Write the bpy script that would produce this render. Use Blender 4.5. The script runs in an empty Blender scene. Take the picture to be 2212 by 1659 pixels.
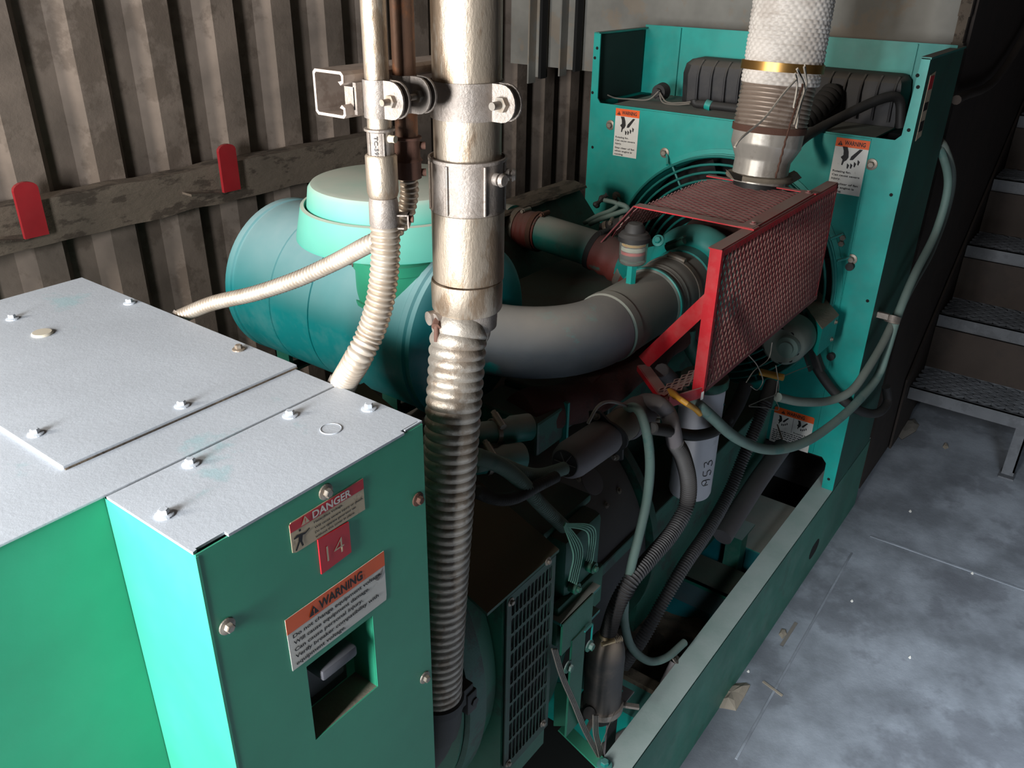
import bpy, bmesh, math, random
from mathutils import Vector, Matrix, geometry, noise
random.seed(7)
S = bpy.context.scene
COL = S.collection
PI = math.pi
# ---------------------------------------------------------------- camera
F_PX, CX, CY = 1818.99, 1106.0, 829.5
MC = Matrix(((0.59728134, -0.80186518, 0.01634757), (-0.35643763, -0.28364684, -0.89022283), (0.71847562, 0.5258866, -0.45523189)))
EYE = Vector((0, 0, 1.7))
cd = bpy.data.cameras.new('camera'); cam = bpy.data.objects.new('camera', cd); COL.objects.link(cam)
cd.sensor_width = 36.0; cd.lens = F_PX / 2212 * 36.0; cd.clip_start = 0.02
rt = Matrix((MC[0], -MC[1], -MC[2])).transposed()
cam.matrix_world = Matrix.Translation(EYE) @ rt.to_4x4()
S.camera = cam
# ---------------------------------------------------------------- world, lights, exposure
wd = bpy.data.worlds.new('world'); S.world = wd; wd.use_nodes = True
bg = wd.node_tree.nodes['Background']; bg.inputs[0].default_value = (0.75, 0.87, 1.0, 1); bg.inputs[1].default_value = 0.025
def area(name, loc, tgt, sx, sy, power, color, spread=PI):
    l = bpy.data.lights.new(name, 'AREA'); l.shape = 'RECTANGLE'; l.size = sx; l.size_y = sy; l.energy = power; l.color = color; l.spread = spread
    o = bpy.data.objects.new(name, l); COL.objects.link(o); o.location = loc
    d = Vector(tgt) - Vector(loc); o.rotation_euler = d.to_track_quat('-Z', 'Y').to_euler(); return o
area('door_daylight', (-0.92, 0.52, 1.50), (1.0, 0.44, 1.15), 0.36, 0.85, 94, (0.97, 0.99, 1.0))
area('doorway_daylight', (-1.1, 1.65, 1.85), (1.0, 0.6, 1.1), 0.4, 0.45, 46, (1.0, 0.93, 0.84))
area('floor_fill', (-0.6, -1.1, 1.9), (1.15, -0.95, 0.0), 0.8, 0.8, 42, (0.80, 0.90, 1.0), spread=1.0)  # unseen fill lamp, added to brighten the floor at lower right
vs = S.view_settings; vs.view_transform = 'Standard'; vs.look = 'None'; vs.gamma = 1.0; vs.use_curve_mapping = False; vs.exposure = 0.0

# ---------------------------------------------------------------- pixel ray helper
def P(px, py, x=None, y=None, z=None):
    d = MC.transposed() @ Vector(((px - CX) / F_PX, (py - CY) / F_PX, 1.0))
    if x is not None: t = (x - EYE.x) / d.x
    elif y is not None: t = (y - EYE.y) / d.y
    else: t = (z - EYE.z) / d.z
    return EYE + d * t
V = Vector
# ---------------------------------------------------------------- materials
def lin(c):
    return tuple((v / 255 / 12.92 if v / 255 <= 0.04045 else ((v / 255 + 0.055) / 1.055) ** 2.4) for v in c) + (1,)
def mat(name, col, rough=0.5, metal=0.0, dust=0.0, dustcol=(150, 140, 128), spot=0.0, spotcol=(90, 60, 45), sscale=14, thr=0.6, bump=0.0, bscale=60, var=0.12, spec=0.5, coord='Object', streak=None):
    m = bpy.data.materials.new(name); m.use_nodes = True; nt = m.node_tree; N = nt.nodes; L = nt.links
    b = N['Principled BSDF']; b.inputs['Roughness'].default_value = rough; b.inputs['Metallic'].default_value = metal
    b.inputs['Specular IOR Level'].default_value = spec
    tc = N.new('ShaderNodeTexCoord'); mp = N.new('ShaderNodeMapping'); L.new(tc.outputs[coord], mp.inputs[0])
    if streak: mp.inputs['Scale'].default_value = streak
    def nz(sc, det=4, ro=0.6):
        n = N.new('ShaderNodeTexNoise'); n.inputs['Scale'].default_value = sc; n.inputs['Detail'].default_value = det; n.inputs['Roughness'].default_value = ro
        L.new(mp.outputs[0], n.inputs['Vector']); return n.outputs['Fac']
    def mixc(f, a, c):
        x = N.new('ShaderNodeMix'); x.data_type = 'RGBA'
        if hasattr(f, 'node'): L.new(f, x.inputs[0])
        else: x.inputs[0].default_value = f
        if hasattr(a, 'node'): L.new(a, x.inputs[6])
        else: x.inputs[6].default_value = a
        if hasattr(c, 'node'): L.new(c, x.inputs[7])
        else: x.inputs[7].default_value = c
        return x.outputs[2]
    def ramp(f, lo, hi, a=0.0, c=1.0):
        r = N.new('ShaderNodeMapRange'); L.new(f, r.inputs[0]); r.inputs[1].default_value = lo; r.inputs[2].default_value = hi
        r.inputs[3].default_value = a; r.inputs[4].default_value = c; return r.outputs[0]
    def mul(a, c):
        x = N.new('ShaderNodeMath'); x.operation = 'MULTIPLY'
        for i, q in enumerate((a, c)):
            if hasattr(q, 'node'): L.new(q, x.inputs[i])
            else: x.inputs[i].default_value = q
        return x.outputs[0]
    c = lin(col); d = tuple(v * (1 - var * 2) for v in c[:3]) + (1,); e = tuple(min(1, v * (1 + var)) for v in c[:3]) + (1,)
    out = mixc(ramp(nz(5 if sscale < 40 else 20), 0.35, 0.65), d, e)
    if spot > 0:
        out = mixc(mul(ramp(nz(sscale, 6, 0.65), thr, thr + 0.06), spot), out, lin(spotcol))
    if dust > 0:
        g = N.new('ShaderNodeNewGeometry'); sp = N.new('ShaderNodeSeparateXYZ'); L.new(g.outputs['Normal'], sp.inputs[0])
        up = ramp(sp.outputs[2], 0.05, 0.85)
        f = mul(up, ramp(nz(9, 5), 0.25, 0.6, 0.7, 1.0))
        fine = mul(ramp(nz(16, 6, 0.7), 0.45, 0.75), 0.22 * dust)
        ad = N.new('ShaderNodeMath'); ad.operation = 'MAXIMUM'; L.new(mul(f, dust), ad.inputs[0]); L.new(fine, ad.inputs[1])
        out = mixc(ad.outputs[0], out, lin(dustcol))
        rr = mixc(ad.outputs[0], (rough,) * 3 + (1,), (0.95,) * 3 + (1,)); L.new(rr, b.inputs['Roughness'])
        if metal > 0:
            rm = mixc(ad.outputs[0], (metal,) * 3 + (1,), (0,) * 3 + (1,)); L.new(rm, b.inputs['Metallic'])
    L.new(out, b.inputs['Base Color'])
    if bump > 0:
        bp = N.new('ShaderNodeBump'); bp.inputs['Strength'].default_value = bump; bp.inputs['Distance'].default_value = 0.004
        L.new(nz(bscale, 6, 0.7), bp.inputs['Height']); L.new(bp.outputs[0], b.inputs['Normal'])
    return m
M = {}
M['teal'] = mat('teal_paint', (14, 150, 140), 0.42, dust=0.5, dustcol=(110, 118, 112), bump=0.04)
M['green'] = mat('green_paint', (48, 152, 118), 0.45, dust=0.15, dustcol=(120, 125, 118), bump=0.03, bscale=120, var=0.06)
M['topgrey'] = mat('dusty_lid_paint', (172, 178, 186), 0.6, spot=0.35, spotcol=(120, 175, 180), sscale=7, thr=0.62, bump=0.12, bscale=160, var=0.05)
M['tealdusty'] = mat('dusty_teal_paint', (24, 128, 118), 0.5, dust=0.98, dustcol=(150, 146, 138), spot=0.3, spotcol=(70, 66, 60), sscale=12, thr=0.58, bump=0.15)
M['engine'] = mat('grimy_engine_paint', (14, 92, 76), 0.5, dust=0.85, dustcol=(78, 70, 62), spot=0.6, spotcol=(34, 30, 27), sscale=9, thr=0.54, bump=0.3, bscale=40)
M['cleaner'] = mat('air_cleaner_paint', (6, 144, 150), 0.33, dust=0.85, dustcol=(158, 184, 188), var=0.05)
M['hat'] = mat('hat_paint', (70, 172, 154), 0.5, dust=0.98, dustcol=(182, 184, 170), var=0.05)
M['pipe'] = mat('dusty_pipe', (92, 100, 108), 0.6, dust=0.9, dustcol=(140, 134, 126), spot=1.0, spotcol=(10, 150, 148), sscale=7, thr=0.56, bump=0.1)
M['hosered'] = mat('red_silicone_hose', (120, 52, 44), 0.6, dust=0.75, dustcol=(92, 84, 78), spot=0.7, spotcol=(20, 110, 100), sscale=18, thr=0.62, bump=0.2)
M['rust'] = mat('rusty_iron', (74, 36, 28), 0.85, dust=0.5, dustcol=(62, 48, 42), spot=0.6, spotcol=(44, 24, 20), sscale=14, thr=0.5, bump=0.5)
M['galv'] = mat('galvanised_conduit', (164, 150, 134), 0.42, metal=0.75, spot=0.6, spotcol=(118, 92, 66), sscale=30, thr=0.52, bump=0.25, bscale=220, streak=(1, 1, 0.35))
M['cast'] = mat('cast_zinc', (150, 140, 132), 0.5, metal=0.6, spot=0.3, spotcol=(92, 78, 66), sscale=40, thr=0.5, bump=0.3, bscale=260)
M['flex'] = mat('flex_conduit_metal', (182, 170, 156), 0.42, metal=0.55, spot=0.35, spotcol=(150, 130, 108), sscale=30, thr=0.5)
M['flexbig'] = mat('large_flex_metal', (178, 168, 156), 0.42, metal=0.65, spot=0.45, spotcol=(120, 98, 76), sscale=34, thr=0.5, bump=0.3, bscale=160)
M['brownpipe'] = mat('weathered_conduit', (128, 84, 56), 0.6, metal=0.4, spot=0.6, spotcol=(78, 66, 58), sscale=20, thr=0.5, bump=0.2)
M['wall'] = mat('container_steel', (114, 101, 91), 0.8, spot=0.55, spotcol=(78, 66, 56), sscale=7, thr=0.52, bump=0.4, bscale=30, var=0.16)
M['plenum'] = mat('grey_duct_sheet', (124, 122, 116), 0.7, spot=0.5, spotcol=(128, 112, 94), sscale=8, thr=0.52, bump=0.15)
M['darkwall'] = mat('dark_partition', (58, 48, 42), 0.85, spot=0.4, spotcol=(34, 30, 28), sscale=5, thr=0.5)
M['wood'] = mat('weathered_timber', (104, 92, 80), 0.9, spot=0.7, spotcol=(52, 42, 34), sscale=26, thr=0.52, bump=0.8, bscale=60, streak=(0.4, 1, 1))
M['redstrap'] = mat('red_strap_paint', (146, 24, 32), 0.6, dust=0.1)
M['red'] = mat('red_guard_paint', (190, 22, 36), 0.45, dust=0.98, dustcol=(158, 138, 130), var=0.06)
M['meshred'] = mat('red_mesh_paint', (116, 48, 50), 0.65, dust=0.98, dustcol=(182, 158, 150), var=0.1)
M['floor'] = mat('floor_steel', (128, 133, 140), 0.55, spot=0.5, spotcol=(86, 88, 94), sscale=3.0, thr=0.5, bump=0.25, bscale=70, var=0.2)
M['rail'] = mat('skid_paint', (52, 118, 100), 0.5, dust=0.95, dustcol=(160, 172, 168), spot=0.3, spotcol=(60, 62, 58), sscale=10, thr=0.6, bump=0.1)
M['stair'] = mat('stair_steel', (92, 94, 98), 0.6, metal=0.2, spot=0.3, spotcol=(52, 52, 54), sscale=12, thr=0.5, bump=0.2)
M['black'] = mat('black_rubber', (34, 33, 33), 0.6, dust=0.5, dustcol=(84, 80, 76))
M['loom'] = mat('grey_black_loom', (66, 65, 66), 0.5, dust=0.4, dustcol=(104, 100, 98))
M['sidegreen'] = mat('dull_side_paint', (38, 92, 80), 0.6, spot=0.4, spotcol=(46, 76, 68), sscale=6, thr=0.5)  # darker, greyer green used on one side panel
M['pipedust'] = mat('dust_coated_pipe', (84, 108, 102), 0.6, dust=0.98, dustcol=(148, 142, 132), spot=0.4, spotcol=(30, 120, 112), sscale=8, thr=0.58)
M['guardgreen'] = mat('wire_guard_paint', (24, 112, 104), 0.5)
M['innershade'] = mat('painted_inner_shade', (16, 44, 40), 0.8)  # shade of the inner side wall, put into the colour
M['grille'] = mat('dusty_grille_paint', (46, 84, 72), 0.6, dust=0.5, dustcol=(92, 90, 84), spot=0.4, spotcol=(60, 54, 48), sscale=12, thr=0.52)
M['midgreen'] = mat('grubby_green_paint', (30, 110, 86), 0.5, dust=0.6, dustcol=(86, 84, 76), spot=0.5, spotcol=(44, 50, 44), sscale=9, thr=0.56, bump=0.15)
M['tank'] = mat('black_plastic_tank', (48, 47, 50), 0.6, dust=0.9, dustcol=(116, 110, 102), bump=0.08)
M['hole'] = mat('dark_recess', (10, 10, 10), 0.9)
M['bolt'] = mat('bolt_steel', (142, 134, 124), 0.45, metal=0.5, spot=0.5, spotcol=(140, 120, 100), sscale=60, thr=0.5)
M['boltrust'] = mat('rusty_bolt', (96, 66, 54), 0.8, metal=0.2, bump=0.3)
M['white'] = mat('white_can', (205, 203, 208), 0.45, spot=0.2, spotcol=(120, 118, 116), sscale=12, thr=0.62, var=0.03)
M['paper'] = mat('label_white', (218, 214, 206), 0.5, spot=0.35, spotcol=(150, 140, 128), sscale=60, thr=0.62, var=0.03)
M['papertan'] = mat('label_tan', (196, 178, 150), 0.55, spot=0.4, spotcol=(120, 100, 80), sscale=70, thr=0.6, var=0.05)
M['orange'] = mat('label_orange', (238, 96, 34), 0.5, spot=0.2, spotcol=(150, 60, 30), sscale=70, thr=0.64, var=0.03)
M['labelred'] = mat('label_red', (196, 34, 46), 0.5, spot=0.2, spotcol=(120, 30, 30), sscale=70, thr=0.62, var=0.04)
M['ink'] = mat('label_ink', (26, 22, 22), 0.6)
M['starter'] = mat('grey_starter_motor', (112, 106, 108), 0.6, dust=0.4, dustcol=(120, 112, 104), bump=0.15)
M['hose'] = mat('dusty_green_hose', (98, 122, 114), 0.6, spot=0.6, spotcol=(30, 100, 96), sscale=9, thr=0.6, dust=0.4, dustcol=(140, 146, 140))
M['hosegrey'] = mat('dusty_grey_hose', (112, 122, 114), 0.6, dust=0.3, dustcol=(140, 140, 132))
M['wrap'] = mat('exhaust_wrap_fibre', (222, 214, 206), 0.5, spot=0.25, spotcol=(150, 132, 118), sscale=14, thr=0.5, spec=0.6)
M['steelbare'] = mat('bare_exhaust_steel', (188, 182, 174), 0.42, metal=0.4, spot=0.3, spotcol=(120, 104, 92), sscale=20, thr=0.55, bump=0.1)
M['bellow'] = mat('exhaust_bellow_steel', (158, 142, 130), 0.45, metal=0.35, spot=0.4, spotcol=(92, 74, 62), sscale=20, thr=0.5)
M['brass'] = mat('brass_band', (190, 146, 84), 0.35, metal=0.9)
M['strand'] = mat('frayed_strand', (214, 204, 190), 0.6)
M['dirt'] = mat('caked_dirt', (96, 84, 70), 0.95, spot=0.7, spotcol=(48, 40, 34), sscale=12, thr=0.5, bump=1.0, bscale=30)
M['pad'] = mat('dusty_rag', (132, 122, 108), 0.9, bump=0.4)
M['yellow'] = mat('yellow_connector', (205, 146, 40), 0.5, dust=0.3, dustcol=(150, 120, 80))
M['hoodbrown'] = mat('dusty_hood', (40, 84, 68), 0.6, dust=0.98, dustcol=(92, 78, 62), bump=0.1)
M['wiregrey'] = mat('grey_wire', (120, 114, 106), 0.6)
M['wiregreen'] = mat('green_dusted_wire', (86, 132, 116), 0.6)
M['canister'] = mat('dusty_black_canister', (48, 46, 45), 0.5, dust=1.0, dustcol=(170, 154, 138))
M['bluegreen'] = mat('blue_teal_tray_paint', (6, 104, 112), 0.5, dust=0.7, dustcol=(84, 82, 84))
def glassmat():
    m = bpy.data.materials.new('clear_cup'); m.use_nodes = True; b = m.node_tree.nodes['Principled BSDF']
    b.inputs['Base Color'].default_value = (0.9, 0.92, 0.85, 1); b.inputs['Transmission Weight'].default_value = 0.9; b.inputs['Roughness'].default_value = 0.08; b.inputs['IOR'].default_value = 1.2
    return m
M['clear'] = glassmat()

# ---------------------------------------------------------------- mesh helpers
def BM(): return bmesh.new()
def frame(n):
    n = n.normalized(); a = V((0, 0, 1)) if abs(n.z) < 0.9 else V((1, 0, 0))
    u = a.cross(n).normalized(); return u, n.cross(u)
def box(bm, x0, x1, y0, y1, z0, z1, mx=None, bev=0.0):
    vs_ = [bm.verts.new(V((x, y, z))) for x in (x0, x1) for y in (y0, y1) for z in (z0, z1)]
    fs = [bm.faces.new([vs_[i] for i in q]) for q in ((0, 1, 3, 2), (4, 6, 7, 5), (0, 4, 5, 1), (2, 3, 7, 6), (0, 2, 6, 4), (1, 5, 7, 3))]
    if bev:
        es = list({e for f in fs for e in f.edges})
        r = bmesh.ops.bevel(bm, geom=es, offset=bev, segments=2, profile=0.5, affect='EDGES')
        vs_ = [v for v in r['verts']] + [v for v in vs_ if v.is_valid]; vs_ = list(set(vs_))
    if mx is not None:
        for v in vs_: v.co = mx @ v.co
    return vs_
def hexa(bm, pts):  # 8 points bottom 4 then top 4
    v = [bm.verts.new(p) for p in pts]
    for q in ((3, 2, 1, 0), (4, 5, 6, 7), (0, 1, 5, 4), (1, 2, 6, 5), (2, 3, 7, 6), (3, 0, 4, 7)): bm.faces.new([v[i] for i in q])
def lathe(bm, prof, org, axis=V((0, 0, 1)), seg=32, cap=True, a0=0, a1=2 * PI):
    u, w = frame(axis); n = axis.normalized(); full = abs(a1 - a0 - 2 * PI) < 1e-6
    rings = []; cnt = seg if full else seg + 1
    for r, h in prof:
        rings.append([bm.verts.new(org + n * h + (u * math.cos(a0 + (a1 - a0) * k / seg) + w * math.sin(a0 + (a1 - a0) * k / seg)) * max(r, 1e-5)) for k in range(cnt)])
    for a, b in zip(rings, rings[1:]):
        for k in range(seg):
            k2 = (k + 1) % cnt; bm.faces.new((a[k], a[k2], b[k2], b[k]))
    if cap and full:
        if prof[0][0] > 1e-4: bm.faces.new(rings[0][::-1])
        if prof[-1][0] > 1e-4: bm.faces.new(rings[-1])
def cyl(bm, a, b, r, r2=None, seg=24, bev=0.0):
    a = V(a); b = V(b); L_ = (b - a).length; r2 = r if r2 is None else r2
    if bev: lathe(bm, [(r - bev, 0), (r, bev), (r2, L_ - bev), (r2 - bev, L_)], a, b - a, seg)
    else: lathe(bm, [(r, 0), (r2, L_)], a, b - a, seg)
def spline(pts, n):
    pts = [V(p) for p in pts]
    if len(pts) == 2: return [pts[0].lerp(pts[1], i / n) for i in range(n + 1)]
    q = [pts[0] * 2 - pts[1]] + pts + [pts[-1] * 2 - pts[-2]]; dense = []
    for i in range(1, len(q) - 2):
        p0, p1, p2, p3 = q[i - 1:i + 3]
        for k in range(24):
            t = k / 24; dense.append(0.5 * ((2 * p1) + (p2 - p0) * t + (2 * p0 - 5 * p1 + 4 * p2 - p3) * t * t + (3 * p1 - p0 - 3 * p2 + p3) * t ** 3))
    dense.append(pts[-1]); acc = [0]
    for a, b in zip(dense, dense[1:]): acc.append(acc[-1] + (b - a).length)
    out = []; j = 0
    for i in range(n + 1):
        s = acc[-1] * i / n
        while j < len(acc) - 2 and acc[j + 1] < s: j += 1
        d = acc[j + 1] - acc[j]; out.append(dense[j].lerp(dense[j + 1], (s - acc[j]) / d if d > 1e-9 else 0))
    return out
def tube(bm, pts, r, n=40, seg=12, rf=None, cap=True, flat=None, smooth=True):
    path = spline(pts, n) if smooth else [V(p) for p in pts]
    tan = [(path[min(i + 1, len(path) - 1)] - path[max(i - 1, 0)]).normalized() for i in range(len(path))]
    u, w = frame(tan[0]); rings = []; s = 0
    for i, p in enumerate(path):
        if i:
            s += (p - path[i - 1]).length
            ax = tan[i - 1].cross(tan[i])
            if ax.length > 1e-7:
                R_ = Matrix.Rotation(tan[i - 1].angle(tan[i]), 3, ax.normalized()); u = R_ @ u
            u = (u - tan[i] * u.dot(tan[i])).normalized()
        w = tan[i].cross(u); ring = []
        for k in range(seg):
            th = 2 * PI * k / seg; rr = rf(s, th) if rf else r
            ring.append(bm.verts.new(p + u * math.cos(th) * rr + w * math.sin(th) * rr))
        rings.append(ring)
    for a, b in zip(rings, rings[1:]):
        for k in range(seg): bm.faces.new((a[k], a[(k + 1) % seg], b[(k + 1) % seg], b[k]))
    if cap: bm.faces.new(rings[0][::-1]); bm.faces.new(rings[-1])
def plen(pts):
    q = spline(pts, 60); return sum((b - a).length for a, b in zip(q, q[1:]))
def corr(bm, pts, r, pitch, depth, seg=20, per=8, helix=0.0, sharp=1.0):
    L_ = plen(pts); n = int(L_ / pitch * per)
    def rf(s, th):
        ph = (s / pitch + helix * th / (2 * PI)) % 1.0
        return r - depth * (abs(2 * ph - 1) ** (2.5 * sharp))
    tube(bm, pts, r, n=n, seg=seg, rf=rf)
def plate(bm, outer, holes, T, th):  # T maps (u,v,w) to 3D
    loops = [[V((a, b, 0)) for a, b in outer]] + [[V((a, b, 0)) for a, b in h] for h in holes]
    tris = geometry.tessellate_polygon(loops); flat = [p for l in loops for p in l]
    A = [bm.verts.new(T(p.x, p.y, 0)) for p in flat]; B = [bm.verts.new(T(p.x, p.y, th)) for p in flat]
    for t in tris:
        try: bm.faces.new([A[i] for i in t]); bm.faces.new([B[i] for i in reversed(t)])
        except ValueError: pass
    o = 0
    for l in loops:
        n = len(l)
        for i in range(n):
            j = (i + 1) % n; bm.faces.new((A[o + i], A[o + j], B[o + j], B[o + i]))
        o += n
def quadslab(bm, p, th):  # p: 4 coplanar points, thickness vector
    th = V(th); hexa(bm, [V(q) for q in p] + [V(q) + th for q in p])
def bar(bm, a, b, w, t, up=V((0, 0, 1))):  # flat bar a->b, width w along side, thickness t along up
    a = V(a); b = V(b); d = (b - a).normalized(); s = d.cross(up).normalized(); n = s.cross(d)
    hexa(bm, [q + s * i * w / 2 + n * j * t / 2 for j in (-1, 1) for q, i in ((a, -1), (b, -1), (b, 1), (a, 1))])
def cells(bm, org, U, Wv, lu, lw, nu, nw, hole, th, lift=0.0):
    # tiled diamonds, long side along U; half width rows along Wv
    Ud = U.normalized(); Wd = Wv.normalized(); N_ = Ud.cross(Wd)
    for j in range(nw):
        for i in range(nu):
            c = org + Ud * ((i + 0.5 + (0.5 if j % 2 else 0)) * lu) + Wd * ((j + 1) * lw / 2)
            o = [c - Ud * lu / 2, c - Wd * lw / 2, c + Ud * lu / 2, c + Wd * lw / 2]
            inn = [c + (q - c) * (hole * 1.22 if k_ % 2 == 0 else hole * .86) for k_, q in enumerate(o)]
            top = [bm.verts.new(q + N_ * th) for q in o]; ti = [bm.verts.new(q + N_ * (th + lift)) for q in inn]
            bo = [bm.verts.new(q) for q in o]; bi = [bm.verts.new(q) for q in inn]
            for k in range(4):
                k2 = (k + 1) % 4
                bm.faces.new((top[k], top[k2], ti[k2], ti[k])); bm.faces.new((bo[k2], bo[k], bi[k], bi[k2])); bm.faces.new((ti[k], ti[k2], bi[k2], bi[k]))
# ---------------------------------------------------------------- object helpers
def finish(o, m, smooth):
    o.data.materials.append(m)
    if smooth:
        for p in o.data.polygons: p.use_smooth = True
        try: o.data.set_sharp_from_angle(angle=math.radians(38))
        except Exception: pass
def obj(name, bm, m, parent=None, smooth=True, label=None, kind=None):
    bmesh.ops.recalc_face_normals(bm, faces=bm.faces[:])
    me = bpy.data.meshes.new(name); bm.to_mesh(me); bm.free()
    o = bpy.data.objects.new(name, me); COL.objects.link(o); finish(o, M[m] if isinstance(m, str) else m, smooth)
    if parent: o.parent = parent
    if label: o['label'] = label
    if kind: o['kind'] = kind
    return o
def thing(name, label, cat, group=None):
    o = bpy.data.objects.new(name, None); COL.objects.link(o); o.empty_display_size = 0.05
    o['label'] = label; o['category'] = cat
    if group: o['group'] = group
    return o
def tag(o, label, cat, group=None, kind=None):
    o['label'] = label; o['category'] = cat
    if group: o['group'] = group
    if kind: o['kind'] = kind
    return o
def struct(name, bm, m, smooth=False):
    return obj(name, bm, m, smooth=smooth, kind='structure')
def bolt(parent, p, n, r=0.007, m='bolt', name='bolt', washer=True):
    p = V(p); n = V(n).normalized(); bm = BM()
    if washer: lathe(bm, [(r * 1.75, 0), (r * 1.7, r * 0.3), (r * 1.05, r * 0.45)], p, n, 20)
    lathe(bm, [(r, r * 0.1), (r, r * 1.25), (r * 0.8, r * 1.4)], p, n, 6)
    return obj(name, bm, m, parent, smooth=False)
_tx = {}
def text(s, org, U, W_, h, m, parent, width=None, bold=0.0, name='lettering', depth=0.0003, align='L'):
    """letters as a thin mesh: org = baseline left, U reading direction, W_ up direction, h = capital height"""
    fc = bpy.data.curves.new(name, 'FONT'); fc.body = s; fc.size = 1.0; fc.offset = bold * 2.2 if bold > 0 else bold; fc.extrude = 0.0; fc.resolution_u = 3; fc.space_line = 1.0
    to = bpy.data.objects.new('tmp_text', fc); COL.objects.link(to)
    bpy.context.view_layer.update()
    me = bpy.data.meshes.new_from_object(to.evaluated_get(bpy.context.evaluated_depsgraph_get()))
    bpy.data.objects.remove(to)
    xs = [v.co.x for v in me.vertices]; x0, x1 = min(xs), max(xs)
    k = h / 0.7; kx = (width / (x1 - x0)) if width else k
    U = U.normalized(); W_ = W_.normalized(); N_ = U.cross(W_)
    for v in me.vertices:
        v.co = org + U * ((v.co.x - x0) * kx) + W_ * (v.co.y * k) + N_ * depth
    me.name = name; me.materials.clear(); me.materials.append(M[m])
    o = bpy.data.objects.new(name, me); COL.objects.link(o); o.parent = parent
    return o
def poly(bm, pts2, org, U, W_, off):
    U = U.normalized(); W_ = W_.normalized(); N_ = U.cross(W_)
    vs_ = [bm.verts.new(org + U * a + W_ * b + N_ * off) for a, b in pts2]; bm.faces.new(vs_)
def tri_sign(parent, org, U, W_, s, m, mi):
    bm = BM(); poly(bm, [(0, 0), (s, 0), (s / 2, s * 0.88)], org, U, W_, 0.0009); obj('alert_triangle', bm, m, parent, smooth=False)
    bm = BM(); poly(bm, [(s * .46, s * .26), (s * .54, s * .26), (s * .56, s * .6), (s * .44, s * .6)], org, U, W_, 0.0013)
    poly(bm, [(s * .45, s * .1), (s * .55, s * .1), (s * .55, s * .2), (s * .45, s * .2)], org, U, W_, 0.0013); obj('exclamation_mark', bm, mi, parent, smooth=False)
X_, Y_, Z_ = V((1, 0, 0)), V((0, 1, 0)), V((0, 0, 1))
# ================================================================ SETTING
bm = BM(); box(bm, -2.2, 5.6, -3.2, 2.3, -0.05, 0); struct('floor', bm, 'floor')
bm = BM(); box(bm, -2.2, 5.6, -3.2, 2.3, 2.9, 2.95); struct('ceiling', bm, 'darkwall')
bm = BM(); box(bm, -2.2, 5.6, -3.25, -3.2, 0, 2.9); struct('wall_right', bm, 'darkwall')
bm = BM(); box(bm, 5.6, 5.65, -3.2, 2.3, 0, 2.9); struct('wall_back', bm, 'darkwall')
# corrugated container side
bm = BM(); per, xd, dep, sl, ra = 0.1935, 0.958, 0.042, 0.03, 0.068
prof = []; k = -16
while xd + k * per < 5.5:
    a = xd + k * per
    prof += [(a - sl / 2, 2.1 - dep), (a + sl / 2, 2.1), (a + per - sl / 2 - ra - sl, 2.1), (a + per - sl / 2 - ra, 2.1 - dep)]; k += 1
lo = [bm.verts.new(V((x, y, 0))) for x, y in prof]; hi = [bm.verts.new(V((x, y, 2.9))) for x, y in prof]
lo2 = [bm.verts.new(V((x, 2.16, 0))) for x, y in (prof[0], prof[-1])]; hi2 = [bm.verts.new(V((x, 2.16, 2.9))) for x, y in (prof[0], prof[-1])]
for i in range(len(prof) - 1): bm.faces.new((lo[i], lo[i + 1], hi[i + 1], hi[i]))
bm.faces.new((lo2[0], lo2[1], hi2[1], hi2[0])); struct('wall_left', bm, 'wall')
# grey sheet bulkhead above the radiator and the dark partition running back beside the stairs
bm = BM(); box(bm, 2.76, 5.6, 0.50, 2.055, 1.325, 2.9); struct('wall_bulkhead', bm, 'plenum')
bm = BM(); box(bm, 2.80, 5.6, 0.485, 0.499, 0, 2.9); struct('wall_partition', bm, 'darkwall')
def irregular_strip(bm, a, b, w, t, n, amp):
    for i in range(n):
        p = a.lerp(b, i / n); q = a.lerp(b, (i + 1) / n); ww = w * (1 + amp * (random.random() - .5))
        box(bm, p.x - t / 2, p.x + t / 2, p.y - ww / 2, p.y + ww / 2, min(p.z, q.z), max(p.z, q.z))
bm = BM(); irregular_strip(bm, V((2.755, .505, 1.3)), V((2.755, .505, 2.9)), .03, .02, 24, .35); struct('trim_1', bm, 'wood')
a = P(1880, 1158, z=0); b = P(2212, 1275, z=0); b = a + (b - a) * 2
bm = BM(); bar(bm, a + V((0, 0, .001)), b + V((0, 0, .001)), .008, .003); struct('trim_2', bm, 'floor')
a = P(1840, 1195, z=0); b = P(1590, 1640, z=0); bm = BM(); bar(bm, a + V((0, 0, .001)), b + V((0, 0, .001)), .006, .002); struct('trim_3', bm, 'floor')
# angle posts hanging on the bulkhead
for i, (px0, px1, pyb, lab) in enumerate(((1152, 1172, 166, 'grey steel angle post on the back panel, nearer the large vertical conduit'), (1219, 1246, 150, 'grey steel angle post on the back panel, nearer the green radiator housing'))):
    p = P(px0, pyb, x=2.73); q = P(px1, pyb, x=2.73); y0, y1 = q.y, p.y; t = thing('steel_post', lab, 'post', 'angle posts on the back panel')
    bm = BM(); box(bm, 2.735, 2.76, y0, y1, p.z, 2.88); obj('web', bm, 'plenum', t, False)
    bm = BM(); box(bm, 2.69, 2.735, y1 - .006, y1, p.z - .02, 2.88); obj('flange', bm, 'plenum', t, False)
    bm = BM(); box(bm, 2.70, 2.735, y0 - .012, y0, p.z, 2.88); obj('lip', bm, 'hole', t, False)
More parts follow.
